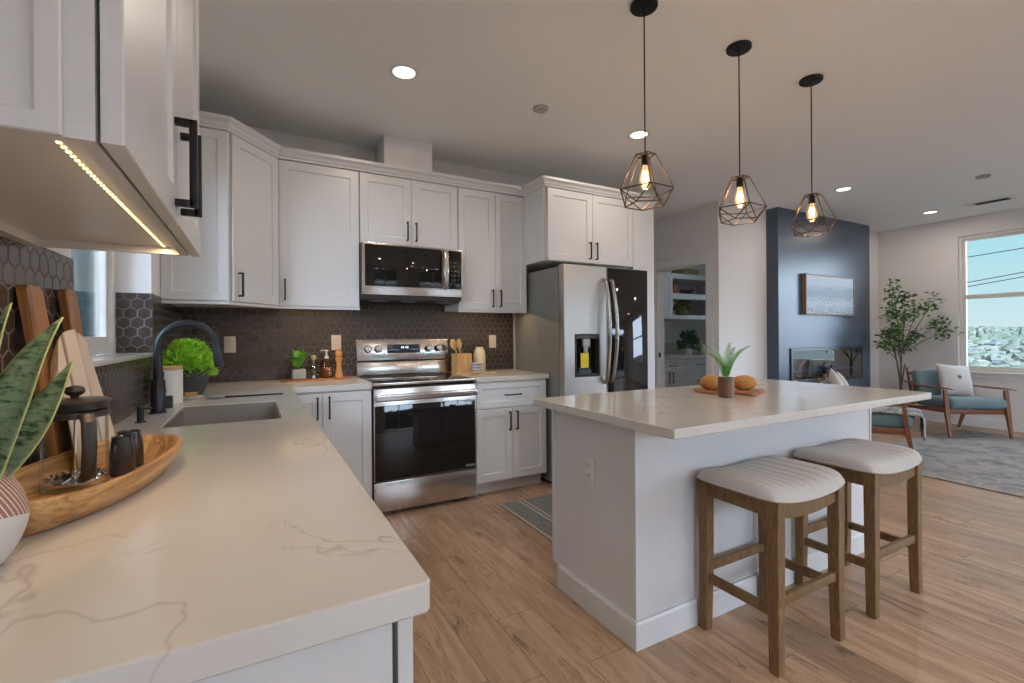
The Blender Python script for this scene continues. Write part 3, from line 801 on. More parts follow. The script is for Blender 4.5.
# snake plant
sn = thing('snake_plant', 'snake plant with banded upright leaves in a round white pot with terracotta stripes', 'potted plant', (-.353, .899, CT1))
def pot_mat():
    k = N('striped_pot'); t = k.n('ShaderNodeTexCoord'); s = k.n('ShaderNodeSeparateXYZ'); k.l(t.outputs['Object'], s.inputs[0])
    ang_ = k.math('ARCTAN2', s.outputs['Y'], s.outputs['X'])
    slant = k.math('ADD', k.math('MULTIPLY', s.outputs['Z'], 110), k.math('MULTIPLY', ang_, 19.1))
    st_ = k.math('GREATER_THAN', k.math('FRACT', k.math('DIVIDE', slant, 2.0)), .28)
    up = k.math('GREATER_THAN', k.math('ADD', s.outputs['Z'], k.math('MULTIPLY', k.math('SINE', k.math('MULTIPLY', ang_, 2)), .008)), .072)
    k.l(k.mix(k.math('MULTIPLY', st_, up), (.62, .60, .60), (.30, .14, .10)), k.p.inputs['Base Color']); k.set('Roughness', .6)
    return k.m
B().lathe([(0, 0), (.034, 0), (.040, .001)]+[(.048+.024*math.sin(PI*q/24)**.75+(.0 if q > 12 else -.006*(1-q/12)), .003+.128*q/24) for q in range(1, 24)]+[(.049, .134), (.045, .135), (.044, .125), (0, .122)], n=44).build('pot', pot_mat(), sn)
B().lathe([(0, .123), (.02, .128), (.045, .125)], n=24).build('soil', plain('potting_soil', (.03, .02, .014), .95, noise=.4, nscale=120, bump=.6), sn)
def snake_mat():
    k = N('snake_leaf')
    v = k.coord((9, 9, 40)); n = k.noise(v, 2.4, 3, .6, .6)
    n2 = k.noise(k.coord((1, 1, 1)), 150, 2)
    f = k.math('ADD', n, k.math('MULTIPLY', k.math('SUBTRACT', n2, .5), .22))
    base = k.ramp(f, [(.38, (.045, .09, .045)), (.46, (.22, .33, .21)), (.62, (.36, .46, .31))])
    at = k.n('ShaderNodeAttribute'); at.attribute_name = 'edge'
    e1 = k.ramp(at.outputs['Fac'], [(.955, 0), (.985, 1)])
    k.l(k.mix(e1, base, (.42, .46, .17)), k.p.inputs['Base Color']); k.set('Roughness', .38)
    return k.m
m_snake = snake_mat()
def blade(parent, p0, p1, bend, w, yaw, curl=.25, n=18):
    p0, p1 = Vector(p0), Vector(p1); bend = Vector(bend)
    side = Vector((math.cos(yaw), math.sin(yaw), 0))
    b = B(); lay = b.bm.verts.layers.float.new('edge'); rows = []
    m = 7
    for i in range(n+1):
        t = i/n
        c = p0.lerp(p1, t)+bend*4*t*(1-t)*.5
        tt = (p1-p0 + bend*2*(1-2*t)).normalized()
        sd = (side-tt*side.dot(tt)).normalized(); nr = sd.cross(tt)
        ww = w*(.55+.9*t-.35*t*t)*(1-max(0, (t-.45)/.55)**1.9)*.5+.0006
        tw = sd*math.cos(.5*t)+nr*math.sin(.5*t); nn = tw.cross(tt)
        row = []
        for j in range(m):
            q = (j/(m-1)-.5)*2
            v = b.bm.verts.new(c+tw*q*ww+nn*(q*q*ww*curl)); v[lay] = abs(q); row.append(v)
        rows.append(row)
    for i in range(n):
        for j in range(m-1): b.bm.faces.new((rows[i][j], rows[i+1][j], rows[i+1][j+1], rows[i][j+1]))
    o = b.build('leaf', m_snake, parent, smooth=80)
    md = o.modifiers.new('thick', 'SOLIDIFY'); md.thickness = .0022
    return o
blade(sn, (.030, .004, .118), (.110, .009, .346), (-.012, 0, .004), .088, R(-28))
blade(sn, (.034, .016, .118), (.118, .022, .283), (.014, 0, -.012), .072, R(-30))
blade(sn, (.012, .018, .118), (.053, .020, .366), (-.014, 0, 0), .060, R(-28))
blade(sn, (.004, -.022, .118), (.03, -.05, .30), (.02, 0, 0), .060, R(-20))
blade(sn, (-.028, -.005, .118), (-.050, .01, .33), (0, 0, 0), .060, R(-30))

# cutting boards leaning on the tiles, striped towel
def board(label, y0, y1, ztop, xb, handle_w, name='cutting_board'):
    t = thing(name, label, 'cutting board', (xb, (y0+y1)/2, CT1), 0)
    w = (y1-y0); H = (ztop-CT1)
    lean = math.asin((xb-(XL+.010))/H)
    b = B()
    hw = handle_w/2
    poly = [(-w/2+.012, 0), (w/2-.012, 0), (w/2, .012), (w/2, H-.012), (w/2-.012, H), (-w/2+.012, H), (-w/2, H-.012), (-w/2, .012)]
    m_ = Matrix.Rotation(-lean, 4, 'Y') @ Matrix(((0, 0, 1, 0), (1, 0, 0, 0), (0, 1, 0, 0), (0, 0, 0, 1)))
    b.prism(poly, .0, .018, m_)
    o = b.build('board', m_board, t, smooth=0); wbevel(o, .002)
    return t
board('tall narrow acacia cutting board leaning on the tiles, nearest the camera', 1.385, 1.478, 1.350, -.392, .1)
board('tall narrow acacia cutting board leaning by the window, behind the striped towel', 1.625, 1.712, 1.362, -.396, .1)
def towel_mat():
    k = N('striped_linen'); t = k.n('ShaderNodeTexCoord'); s = k.n('ShaderNodeSeparateXYZ'); k.l(t.outputs['Object'], s.inputs[0])
    y = s.outputs['Y']
    st_ = k.ramp(k.math('ADD', k.math('MULTIPLY', y, 3.4), .5), [(0, (.60, .50, .41)), (.28, (.62, .52, .43)), (.30, (.12, .09, .08)), (.34, (.62, .52, .43)), (.50, (.62, .52, .43)), (.53, (.22, .22, .27)), (.66, (.28, .28, .33)), (.69, (.62, .52, .43)), (1, (.60, .50, .41))])
    w = k.noise(k.coord(), 300, 2)
    k.l(st_, k.p.inputs['Base Color']); k.set('Roughness', .9); k.bump(w, .15, .001)
    return k.m
tw = thing('striped_towel', 'beige linen towel with grey stripes draped against the leaning boards', 'towel', (-.340, 1.515, CT1), R(0))
def tf(u, v):
    y = (u-.5)*.29*(1-.20*v*v)
    top = .335*(1-.26*abs((u-.52)*2)**3.2)
    z = top*v
    x = .008*math.sin(u*13+v*2)*(1-.3*v)+.005*math.sin(u*27)*(1-v)-.050*v
    return (x, y, z+.002)
tb_ = B(); g_ = tb_.grid(tf, 40, 26)
def tf2(u, v):
    x, y, z = tf(u, 1); return (x-.018*math.sin(v*PI/2), y, z+.010*math.sin(v*PI)-.10*v)
tb_.grid(tf2, 40, 10); bmesh.ops.remove_doubles(tb_.bm, verts=tb_.bm.verts[:], dist=.0005)
o = tb_.build('cloth', towel_mat(), tw, smooth=80); md = o.modifiers.new('t', 'SOLIDIFY'); md.thickness = .003

# ------------------------------------------------------------ range
rg = thing('range', 'stainless steel electric range with black glass oven door', 'range', (.6925, 3.221, 0))
RW = .757
b = B(); b.box(.002, RW-.002, .045, .63, .03, .895); b.box(.002, RW-.002, .02, .045, .03, .875)
b.build('body', plain('range_body_dark', (.03, .028, .027), .4, .5), rg, smooth=0)
for x in (.05, RW-.05):
    for y in (.09, .58): B().lathe([(0, 0), (.018, 0), (.018, .03), (0, .03)], (x, y, 0), 14).build('foot', m_darkgap, rg)
b = B(); b.box(0, RW, -.012, .60, .893, .914, .004)
ck = b.build('cooktop', m_steel, rg)
B().box(.025, RW-.025, .035, .585, .9135, .9165, .001).build('glass_top', m_blackglass, ck)
dr = B().box(.004, RW-.004, 0, .02, .242, .872, .003).build('oven_door', m_steel, rg)
B().box(.010, RW-.010, -.004, .001, .246, .756, .002).build('glass', m_blackglass, dr)
hd = B(); hd.box(.006, RW-.006, -.052, -.030, .790, .838, .009, 3)
for x in (.03, RW-.05): hd.box(x, x+.02, -.032, .002, .800, .828, .003)
hd.build('handle', m_steel, dr)
B().box(RW-.095, RW-.014, -.006, -.0035, .742, .756).build('badge', plain('badge_silver', (.6, .6, .6), .3, .8), dr, smooth=0)
B().box(RW-.085, RW-.014, -.006, -.0035, .262, .276).build('badge', plain('badge_silver2', (.4, .4, .4), .3, .8), dr, smooth=0)
B().box(.004, RW-.004, 0, .02, .034, .234, .003).build('storage_drawer', m_steel, rg)
bgd = B()
mrot = Matrix.Rotation(R(-7), 3, 'X')
bgd.box(0, RW, .602, .640, .915, 1.205)
bgd.rbox((RW/2, .592, 1.118), (RW, .03, .165), mrot, .004)
bgd.rbox((RW/2, .582, .972), (RW, .03, .105), mrot, .004)
bk = bgd.build('control_backguard', m_steel, rg)
B().box(.01, RW-.01, .585, .601, 1.024, 1.036).build('slot', m_darkgap, bk, smooth=0)
B().rbox((.375, .5755, 1.128), (.27, .004, .070), mrot, .001).build('display', plain('display_glass', (.03, .035, .05), .12), bk)
dg = B()
for k, x in enumerate((.352, .366, .388, .402)): dg.box(x, x+.008, .5725, .5736, 1.132, 1.148)
dg.build('clock_digits', emis('digit_blue', (.6, .8, 1), 1.2), bk, smooth=0)
B().rbox((.292, .5745, 1.100), (.055, .002, .018), mrot).build('sticker', m_plastic_w, bk, smooth=0)
for x in (.085, .165, .585, .672):
    B().tube([(0, -.0145, 0), (0, -.0185, 0)], [.029, .029], 28).xform(Matrix.Translation((x, .577, 1.128)) @ mrot.to_4x4()).build('knob_ring', m_black, bk)
    kb_ = B(); kb_.tube([(0, -.015, 0), (0, -.026, 0)], [.025, .024], 24); kb_.tube([(0, -.026, 0), (0, -.040, 0)], [.020, .018], 24)
    kb_.rbox((0, -.040, 0), (.007, .012, .034), Matrix.Identity(3), .002)
    kb_.xform(Matrix.Translation((x, .577, 1.128)) @ mrot.to_4x4()).build('knob', m_steel, bk)

# microwave
mw = thing('microwave', 'stainless over-the-range microwave with black glass door', 'microwave', (.674, 3.456, 1.505))
MW = .768
b = B(); b.box(0, MW, .02, .407, 0, .405)
b.build('body', plain('microwave_case', (.04, .038, .037), .45, .3), mw, smooth=0)
dr = B().box(.0, MW-.0, 0, .02, .028, .405, .004).build('front', m_steel, mw)
B().box(.018, .600, -.004, .002, .090, .392, .002).build('door_glass', m_blackglass, dr)
B().box(.655, MW-.006, -.004, .002, .090, .392, .002).build('control_panel', m_blackglass, dr)
kp = B()
for r_ in range(6):
    for c_ in range(3): kp.box(.672+c_*.028, .684+c_*.028, -.0052, -.0038, .125+r_*.034, .133+r_*.034)
kp.build('keypad', plain('key_grey', (.10, .10, .10), .5), dr, smooth=0)
hp = [(.627, -.004, .085), (.627, -.030, .12), (.627, -.040, .24), (.627, -.030, .36), (.627, -.004, .395)]
B().tube(hp, [.010, .012, .012, .012, .010], 12, ell=(.6, 1.4)).build('handle', m_steel, mw)
ub = B(); ub.box(.01, MW-.01, .03, .39, -.012, -.0005)
ub.build('vent_base', m_darkgap, mw, smooth=0)
for x0_, x1_ in ((.06, .19), (.58, .71)):
    B().box(x0_, x1_, .04, .11, -.0145, -.0125).build('vent_filter', plain('filter_mesh', (.35, .34, .32), .5, .6), mw, smooth=0)
B().box(.30, .40, .05, .09, -.0145, -.0125).build('lamp_lens', plain('lens', (.5, .5, .5), .3), mw, smooth=0)

# refrigerator
fr = thing('refrigerator', 'stainless side-by-side refrigerator with a black glass right door', 'refrigerator', (2.115, 3.02, 0))
FW = .885
b = B(); b.box(0, FW, .075, .78, .03, 1.775)
b.build('body', m_fridgeside, fr, smooth=0)
b = B(); 
for x in (.06, FW-.06):
    b.box(x-.03, x+.03, .03, .10, 1.776, 1.795, .002)
b.build('hinge_cover', m_black, fr)
B().box(.02, FW-.02, .09, .7, .0, .03).build('toe_grille', m_darkgap, fr, smooth=0)
SPX = .428
ld_ = B().cells([0, .105, .350, SPX-.002], [0, .05, .073], [.05, .895, 1.232, 1.79], lambda i, j, k: i == 1 and k == 1 and j == 0)
ldr = wbevel(ld_.build('door', m_steel_v, fr, smooth=0), .007, 3)
dd = B(); dd.box(.110, .345, -.003, .0, .900, 1.227, .001); 
rc = ldr
B().cells([.107, .116, .339, .348], [-.003, .048], [.897, .915, 1.20, 1.230], lambda i, j, k: i == 1 and k == 1).build('dispenser_frame', plain('dispenser_grey', (.05, .048, .047), .3, .4), rc, smooth=0)
B().box(.117, .338, .046, .049, .916, 1.199).build('dispenser_back', m_blackglass, rc, smooth=0)
nz = B(); nz.box(.19, .26, .005, .044, 1.13, 1.199, .006); nz.box(.205, .245, .015, .035, 1.08, 1.132, .006)
nz.build('dispenser_nozzle', plain('nozzle_grey', (.35, .34, .33), .3, .5), rc)
B().box(.165, .245, .008, .0095, .965, 1.085).build('yellow_tag', plain('yellow_card', (.80, .62, .02), .6), rc, smooth=0)
rdr = B().box(SPX+.002, FW, 0, .073, .05, 1.79, .006).build('door', m_steel_v, fr)
B().box(SPX+.008, FW-.006, -.004, .002, .06, 1.782, .002).build('black_glass', m_blackglass, rdr)
for sgn, par in ((-1, ldr), (1, rdr)):
    xh = SPX+sgn*.032
    pts = [(xh, .004, .84), (xh, -.030, .855)]+[(xh+sgn*.006*math.sin(PI*t), -.036-.048*math.sin(PI*t), .86+.80*t) for t in [i/14 for i in range(15)]]+[(xh, -.030, 1.665), (xh, .004, 1.68)]
    B().tube(pts, .0145, 12, ell=(1.25, .85)).build('handle', m_steel, par)

# ------------------------------------------------------------ island
IX0, IX1, IY0, IY1 = 1.304, 3.106, 1.385, 1.985
isl = thing('kitchen_island', 'white kitchen island base with outlet in its end panel', 'island', (IX0, IY0, 0))
w, d = IX1-IX0, IY1-IY0
b = B(); b.box(0, w, 0, d-.022, .10, .879); b.box(0, w, 0, d-.08, 0, .10)
b.build('body', m_cab, isl, smooth=0)
for (x0_, x1_) in ((-.004, .014), (w-.014, w+.004)):
    B().box(x0_, x1_, -.004, .014, .1085, .878).build('corner_trim', m_cab, isl, smooth=0)
B().box(-.004, .012, d-.04, d-.021, .1085, .878).build('corner_trim', m_cab, isl, smooth=0)
sk2 = sweep([(0-.0005, d-.075), (-.0005, -.0005), (w+.0005, -.0005), (w+.0005, d-.075)], [(0, 0), (.016, 0), (.016, .098), (.011, .108), (0, .108)], 0)
# outside must face away from the island: path runs so that its right side is outward
sk2.build('baseboard', m_cab, isl, smooth=0)
n_ = 4
for k in range(n_):
    x0_ = w-(k+1)*w/n_+.003; x1_ = w-k*w/n_-.003
    q = shaker(B(), -x1_, -x0_, .112, .66); q.xform(Matrix.Translation((0, d-.022, 0)) @ Matrix.Rotation(PI, 4, 'Z'))
    o = q.build('door', m_cab, isl, smooth=0)
    hx = (x1_-.035) if k % 2 else (x0_+.035)
    B().box(hx-.005, hx+.005, d+.022, d+.032, .51, .64, .001).box(hx-.005, hx+.005, d-.002, d+.024, .51, .52).box(hx-.005, hx+.005, d-.002, d+.024, .63, .64).build('handle', m_black, o)
    q = shaker(B(), -x1_, -x0_, .668, .866, fr=.045); q.xform(Matrix.Translation((0, d-.022, 0)) @ Matrix.Rotation(PI, 4, 'Z'))
    o = q.build('drawer', m_cab, isl, smooth=0); xm = (x0_+x1_)/2
    B().box(xm-.07, xm+.07, d+.022, d+.032, .762, .772, .001).box(xm-.07, xm-.06, d-.002, d+.024, .762, .772).box(xm+.06, xm+.07, d-.002, d+.024, .762, .772).build('handle', m_black, o)
tag(wbevel(B().box(1.215, 3.114, 1.107, 2.002, .880, .915).build('island_countertop', m_quartz), .003), 'large white veined quartz slab on top of the island', 'countertop')

m_slot = plain('socket_slot', (.05, .045, .04), .5)
def outlet(name, label, loc, rotz, cover=(.072, .116), rocker=False, par=None, col=m_plastic_w):
    t = thing(name, label, 'outlet' if not rocker else 'switch', loc, rotz) if par is None else par
    b = B(); b.box(-cover[0]/2, cover[0]/2, -.005, 0, -cover[1]/2, cover[1]/2, .002)
    pl = b.build('cover_plate', col, t)
    if rocker: B().box(-.016, .016, -.0085, -.0045, -.033, .033, .002).build('rocker', col, pl)
    else:
        for s in (-1, 1):
            f = B().box(-.016, .016, -.0065, -.0045, s*.021-.014, s*.021+.014, .002).build('socket', col, pl)
            sl = B(); sl.box(-.008, -.006, -.0072, -.0064, s*.021-.004, s*.021+.006); sl.box(.006, .008, -.0072, -.0064, s*.021-.004, s*.021+.006)
            sl.build('slots', m_slot, pl, smooth=0)
    return t
m_plate = plain('almond_plate', (.62, .53, .46), .4)
outlet('wall_outlet', 'white outlet on the dark tiles left of the potted fern', (-.157, YB-.0075, 1.18), 0, col=m_plate)
outlet('wall_outlet', 'white outlet on the dark tiles just above the pepper mill', (.552, YB-.0075, 1.184), 0, col=m_plate)
outlet('wall_switch', 'white rocker plate on the dark tiles right of the range', (1.905, YB-.0075, 1.176), 0, rocker=True, col=m_plate)
io = outlet('wall_outlet', 'white outlet on the end panel of the island', (IX0-.0005, 1.672, .627), R(-90), (.075, .118))

# ------------------------------------------------------------ bar stools
def fabric(name, c1, c2, scale=200, stripes=None):
    k = N(name); w_ = k.noise(k.coord(), scale, 2)
    c = k.ramp(w_, [(.3, c1), (.7, c2)])
    k.l(c, k.p.inputs['Base Color']); k.set('Roughness', .92); k.set('Sheen Weight', .2); k.bump(w_, .2, .001)
    return k.m
m_seat = fabric('grey_linen_channel', (.50, .46, .42), (.60, .56, .51))
def make_stool(label):
    t = thing('bar_stool', label, 'stool', (1.848, 1.186, 0), 0, 'saddle bar stools at the island')
    LX, LY = .199, .150          # leg centres
    SX, SY = .256, .184          # cushion half sizes
    sag = lambda x: .028*(1-(x/SX)**2)
    # legs, gently tapered and splayed at the feet
    for sx_ in (-1, 1):
        for sy_ in (-1, 1):
            b = B(); rings = []
            for (z, hw, off) in ((0, .017, .004), (.012, .019, .003), (.25, .021, 0), (.50, .0225, 0), (.624, .0225, 0)):
                cx, cy = sx_*(LX+off), sy_*(LY+off)
                rings.append([b.bm.verts.new((cx+a*hw, cy+c_*hw, z)) for a, c_ in ((-1, -1), (1, -1), (1, 1), (-1, 1))])
            for a, c_ in zip(rings[:-1], rings[1:]):
                for k in range(4): b.bm.faces.new((a[k], a[(k+1) % 4], c_[(k+1) % 4], c_[k]))
            b.bm.faces.new(rings[0][::-1]); b.bm.faces.new(rings[-1])
            wbevel(b.build('leg', m_stool, t, smooth=0), .003)
    # aprons: the long ones follow the saddle curve
    for sy_ in (-1, 1):
        b = B(); n = 16; x0_ = LX-.02; rows = []
        for i in range(n+1):
            x = -x0_+2*x0_*i/n; zt = .640-sag(x); zb = .578-sag(x)*1.25-.0
            rows.append([b.bm.verts.new((x, sy_*LY-.011, zb)), b.bm.verts.new((x, sy_*LY+.011, zb)), b.bm.verts.new((x, sy_*LY+.011, zt)), b.bm.verts.new((x, sy_*LY-.011, zt))])
        for a, c_ in zip(rows[:-1], rows[1:]):
            for k in range(4): b.bm.faces.new((a[k], a[(k+1) % 4], c_[(k+1) % 4], c_[k]))
        b.bm.faces.new(rows[0][::-1]); b.bm.faces.new(rows[-1])
        b.build('apron', m_stool, t, smooth=30)
    for sx_ in (-1, 1): B().box(sx_*LX-.011, sx_*LX+.011, -LY+.02, LY-.02, .560, .622, .002).build('apron', m_stool, t)
    for sy_ in (-1, 1): B().box(-LX+.019, LX-.019, sy_*LY-.010, sy_*LY+.010, .240, .276, .002).build('stretcher', m_stool, t)
    for sx_ in (-1, 1): B().box(sx_*LX-.010, sx_*LX+.010, -LY+.019, LY-.019, .200, .236, .002).build('stretcher', m_stool, t)
    # cushion with sewn channels running front to back
    def f(u, v, top):
        x = (u-.5)*2; y = (v-.5)*2
        X = x*SX; Y = y*SY
        # rounded rectangle footprint
        rx = 1-.085*abs(y)**5; ry = 1-.10*abs(x)**6
        X *= rx; Y *= ry
        e = (1-abs(x)**8)*(1-abs(y)**6)
        base = .628-sag(X)
        if top:
            ch = .007*abs(math.sin(PI*(X/.052)))**.5
            z = base+.016+.044*max(0, e)**.5+ch*max(0, e)
        else: z = base+.008-.008*max(0, e)**.3
        return (X, Y, z)
    b = B()
    b.grid(lambda u, v: f(u, v, True), 90, 24); b.grid(lambda u, v: f(u, v, False), 90, 24)
    # side skirt joins the two
    N_ = 90
    per = [(i/(N_-1), 0) for i in range(N_)]+[(1, j/23) for j in range(1, 24)]+[(1-i/(N_-1), 1) for i in range(1, N_)]+[(0, 1-j/23) for j in range(1, 23)]
    for a, c_ in zip(per, per[1:]+per[:1]):
        p = [Vector(f(*a, True)), Vector(f(*c_, True)), Vector(f(*c_, False)), Vector(f(*a, False))]
        b.quad(*p)
    bmesh.ops.remove_doubles(b.bm, verts=b.bm.verts[:], dist=.0002)
    cu = b.build('seat_cushion', m_seat, t, smooth=70)
    # piping round the lower edge
    pts = [Vector(f(*p, False))+Vector((0, 0, .003)) for p in per[::3]]
    pts.append(pts[0]); B().tube(pts, .0035, 6, caps=False).build('piping', m_seat, cu)
    return t
st0 = make_stool('saddle bar stool at the near end of the island, in front')
dup(st0, loc=(2.543, 1.192, 0), label='saddle bar stool farther along the island, beside the living room')

# ------------------------------------------------------------ pendants
m_bronze = plain('bronze_wire', (.11, .075, .055), .38, .7)
def pendant(x, label):
    y = 1.597; t = thing('pendant_light', label, 'pendant light', (x, y, CH), 0, 'geometric cage pendants over the island')
    B().lathe([(0, -.0005), (.062, -.0005), (.062, -.013), (.058, -.018), (.012, -.020), (.008, -.028), (0, -.028)], n=36).build('canopy', m_black, t)
    zc = 2.055-CH
    B().tube([(0, 0, -.03), (0, 0, zc-.002)], .0035, 8).build('cord', m_black, t)
    b = B(); b.lathe([(0, .006), (.008, .004), (.017, -.008), (.017, -.048), (.014, -.052), (0, -.052)], (0, 0, zc), 20)
    b.build('socket', m_black, t)
    n = 5; off = .35
    top = [Vector((.046*math.cos(off+2*PI*k/n), .046*math.sin(off+2*PI*k/n), zc-.002)) for k in range(n)]
    mid = [Vector((.124*math.cos(off+2*PI*k/n), .124*math.sin(off+2*PI*k/n), zc-.165)) for k in range(n)]
    bot = [Vector((.090*math.cos(off+2*PI*(k+.5)/n), .090*math.sin(off+2*PI*(k+.5)/n), zc-.231)) for k in range(n)]
    b = B(); r_ = .0030
    for k in range(n):
        k2 = (k+1) % n
        for p, q in ((top[k], top[k2]), (top[k], mid[k]), (mid[k], mid[k2]), (mid[k], bot[k]), (mid[k2], bot[k]), (bot[k], bot[k2]), (top[k], Vector((0, 0, zc+.002)))):
            b.tube([p, q], r_, 6)
    for p in top+mid+bot: b.ball(p, r_*1.25, u=8, v=6)
    b.build('cage', m_bronze, t)
    bl = B(); bl.lathe([(.012, -.052), (.014, -.060), (.024, -.085), (.030, -.110), (.028, -.135), (.016, -.155), (0, -.160)], (0, 0, zc), 24)
    bu = bl.build('bulb', m_bulb, t)
    fl = B()
    for a in range(6):
        aa = 2*PI*a/6; fl.tube([(.009*math.cos(aa), .009*math.sin(aa), zc-.075), (.011*math.cos(aa+.5), .011*math.sin(aa+.5), zc-.130)], .0018, 5)
    fl.build('filament', m_bulbglow, bu, smooth=0)
    B().tube([(0, 0, zc-.05), (0, 0, zc-.078)], .004, 8).build('stem', m_bronze, bu)
    pl = bpy.data.lights.new('bulb_light', 'POINT'); pl.energy = 2.6; pl.color = (1, .70, .42); pl.shadow_soft_size = .02
    po = bpy.data.objects.new('bulb_light', pl); C.objects.link(po); po.parent = t; po.location = (0, 0, zc-.10)
    return t
pendant(1.577, 'black cage pendant light nearest the refrigerator and the camera, leftmost of three')
pendant(2.252, 'black cage pendant light in the middle of the three over the island')
pendant(2.920, 'black cage pendant light nearest the dark chimney wall, rightmost of three')

# ------------------------------------------------------------ ceiling fittings
def can(x, y, label, grp='recessed ceiling lights', power=None, col=None):
    t = thing('recessed_light', label, 'ceiling light', (x, y, CH), 0, grp)
    B().lathe([(.062, -.0005), (.085, -.0005), (.085, -.004), (.066, -.008), (.060, -.003)], n=36).build('trim_ring', m_plastic_w, t)
    B().lathe([(0, -.0045), (.0605, -.0045), (.0605, -.001), (0, -.001)], n=32).build('lens', m_can, t)
    lamp_area('can_light', t, (0, 0, -.010), (0, 0, 0), .12, .12, power or CAN_POWER, col or CAN_COL, 'DISK')
    return t
can(.758, 2.655, 'recessed ceiling light in front of the microwave cabinets')
can(2.56, 2.655, 'recessed ceiling light near the refrigerator, behind the first pendant')
can(5.44, 2.655, 'recessed ceiling light in front of the dark chimney breast')
can(7.47, 2.655, 'recessed ceiling light nearest the living room window')
bg_ = 'added recessed ceiling lights out of view'
for x, y in ((.76, .15), (2.56, -.4), (4.4, .2), (6.6, .2), (.9, -2.2), (3.2, -2.2), (5.6, -2.2), (7.4, -1.8)):  # extra cans added out of view to light the room
    can(x, y, 'added recessed ceiling light out of view, filling the room', bg_)
t = can(5.35, 4.15, 'added cool ceiling light inside the pantry, standing in for daylight', 'added ceiling lights in the pantry', 3.0, (.72, .86, 1.0))  # cool lamp added in place of daylight from the pantry window
def detector(x, y, label, r_=.05):
    t = thing('smoke_detector', label, 'smoke detector', (x, y, CH), 0, 'ceiling detectors')
    B().lathe([(0, -.0005), (r_, -.0005), (r_, -.012), (r_*.8, -.02), (0, -.022)], n=30).build('housing', plain('detector_grey', (.42, .40, .38), .5), t)
detector(1.682, 2.65, 'round grey sprinkler cover on the ceiling above the refrigerator', .05)
detector(6.21, 1.80, 'small round smoke detector on the living room ceiling', .055)
av = thing('air_vent', 'white slotted air vent on the ceiling near the window', 'vent', (7.48, 2.12, CH))
b = B(); b.box(-.10, .10, -.20, .20, -.008, -.0005, .001); b.build('frame', m_plastic_w, av)
b = B()
for k in range(8): b.box(-.062+k*.016, -.053+k*.016, -.17, .12, -.0095, -.008)
b.build('slats', m_darkgap, av, smooth=0)

# ------------------------------------------------------------ counter items, back wall
ty = 3.70
bt = thing('serving_board', 'thin wooden board under the fern and bottles left of the range', 'board', (.385, 3.685, CT1))
poly = [(-.215+.03, -.075), (.215-.03, -.075), (.235, -.045), (.235, .045), (.205, .075), (-.205, .075), (-.235, .045), (-.235, -.045)]
wbevel(B().prism(poly, 0, .012).build('board', m_board2, bt, smooth=0), .002)
zt = CT1+.0125
def fern(name, label, loc, potr, poth, mat_pot, n, L, rn, spread=1.0, square=False, leafw=.010, up=.8):
    t = thing(name, label, 'potted plant', loc)
    if square:
        B().box(-potr, potr, -potr, potr, 0, poth, .008, 3).build('pot', mat_pot, t)
    else:
        B().lathe([(0, 0), (potr*.92, 0), (potr, .004), (potr, poth), (potr*.9, poth), (potr*.88, poth-.012), (0, poth-.012)], n=30).build('pot', mat_pot, t)
    nq = 22 if leafw < .009 else 13
    b = B()
    for i in range(n):
        a = 2*PI*i/n+rn.uniform(-.3, .3); sp = rn.uniform(.25, 1)*spread
        H_ = L*rn.uniform(.75, 1.1)
        p0 = Vector((rn.uniform(-.3, .3)*potr, rn.uniform(-.3, .3)*potr, poth-.015))
        dirh = Vector((math.cos(a), math.sin(a), 0))
        pts = [p0+dirh*(sp*H_*.55*q*q+.01*q)+Vector((0, 0, H_*(q*up-.18*sp*q*q*q))) for q in [k/(nq-1) for k in range(nq)]]
        b.tube(pts, .0012, 4)
        sdv = dirh.cross(Vector((0, 0, 1)))
        for q in range(3, nq):
            p = pts[q]; tdir = (pts[q]-pts[q-1]).normalized()
            wd = leafw*2.1*math.sin(PI*(q/nq)**.8)+.003
            for s in (-1, 1):
                tip = p+sdv*s*wd*1.25+tdir*wd*.5
                w2_ = tdir*leafw*(.30 if leafw < .009 else .42)
                b.bm.faces.new([b.bm.verts.new(p-w2_*.6), b.bm.verts.new(p.lerp(tip, .5)-w2_), b.bm.verts.new(tip), b.bm.verts.new(p.lerp(tip, .5)+w2_), b.bm.verts.new(p+w2_*.6)])
    b.build('foliage', m_fern, t, smooth=0, recalc=False)
    return t
fern('potted_fern', 'small bright fern in a square pale grey pot on the wooden board', (.272, ty-.01, zt), .045, .072, plain('pale_grey_ceramic', (.42, .43, .38), .5), 10, .16, random.Random(3), 1.25, True, .013, 1.0)
gb = thing('glass_cruet', 'small clear faceted glass bottle with cork beside the square fern pot', 'bottle', (.372, ty+.0, zt))
B().lathe([(0, 0), (.034, 0), (.036, .004), (.030, .05), (.018, .095), (.011, .115), (.011, .135), (.013, .140), (.009, .140), (.008, .115), (.015, .093), (.026, .05), (.031, .008), (0, .006)], n=10).build('bottle', m_glass, gb, smooth=20)
B().lathe([(0, .130), (.0085, .130), (.017, .145), (.019, .155), (.015, .168), (0, .172)], n=16).build('stopper', plain('cork', (.55, .42, .16), .6), gb)
am = thing('soap_bottle', 'amber glass bottle with a pale pump on the wooden board', 'bottle', (.462, ty+.015, zt))
B().lathe([(0, 0), (.040, 0), (.043, .004), (.043, .112), (.038, .125), (.014, .132), (.014, .142), (.011, .142), (.011, .131), (.035, .121), (.040, .110), (.040, .006), (0, .005)], n=32).build('bottle', m_amber, am)
B().lathe([(0, .004), (.0385, .006), (.0385, .075), (0, .076)], n=28).build('liquid', plain('amber_liquid', (.36, .16, .045), .2), am)
pm_ = B(); pm_.lathe([(0, .140), (.017, .140), (.017, .156), (.008, .160), (.006, .190), (.013, .194), (.013, .206), (0, .208)], n=20); pm_.tube([(0, 0, .200), (-.032, 0, .203), (-.040, 0, .196)], .0045, 8)
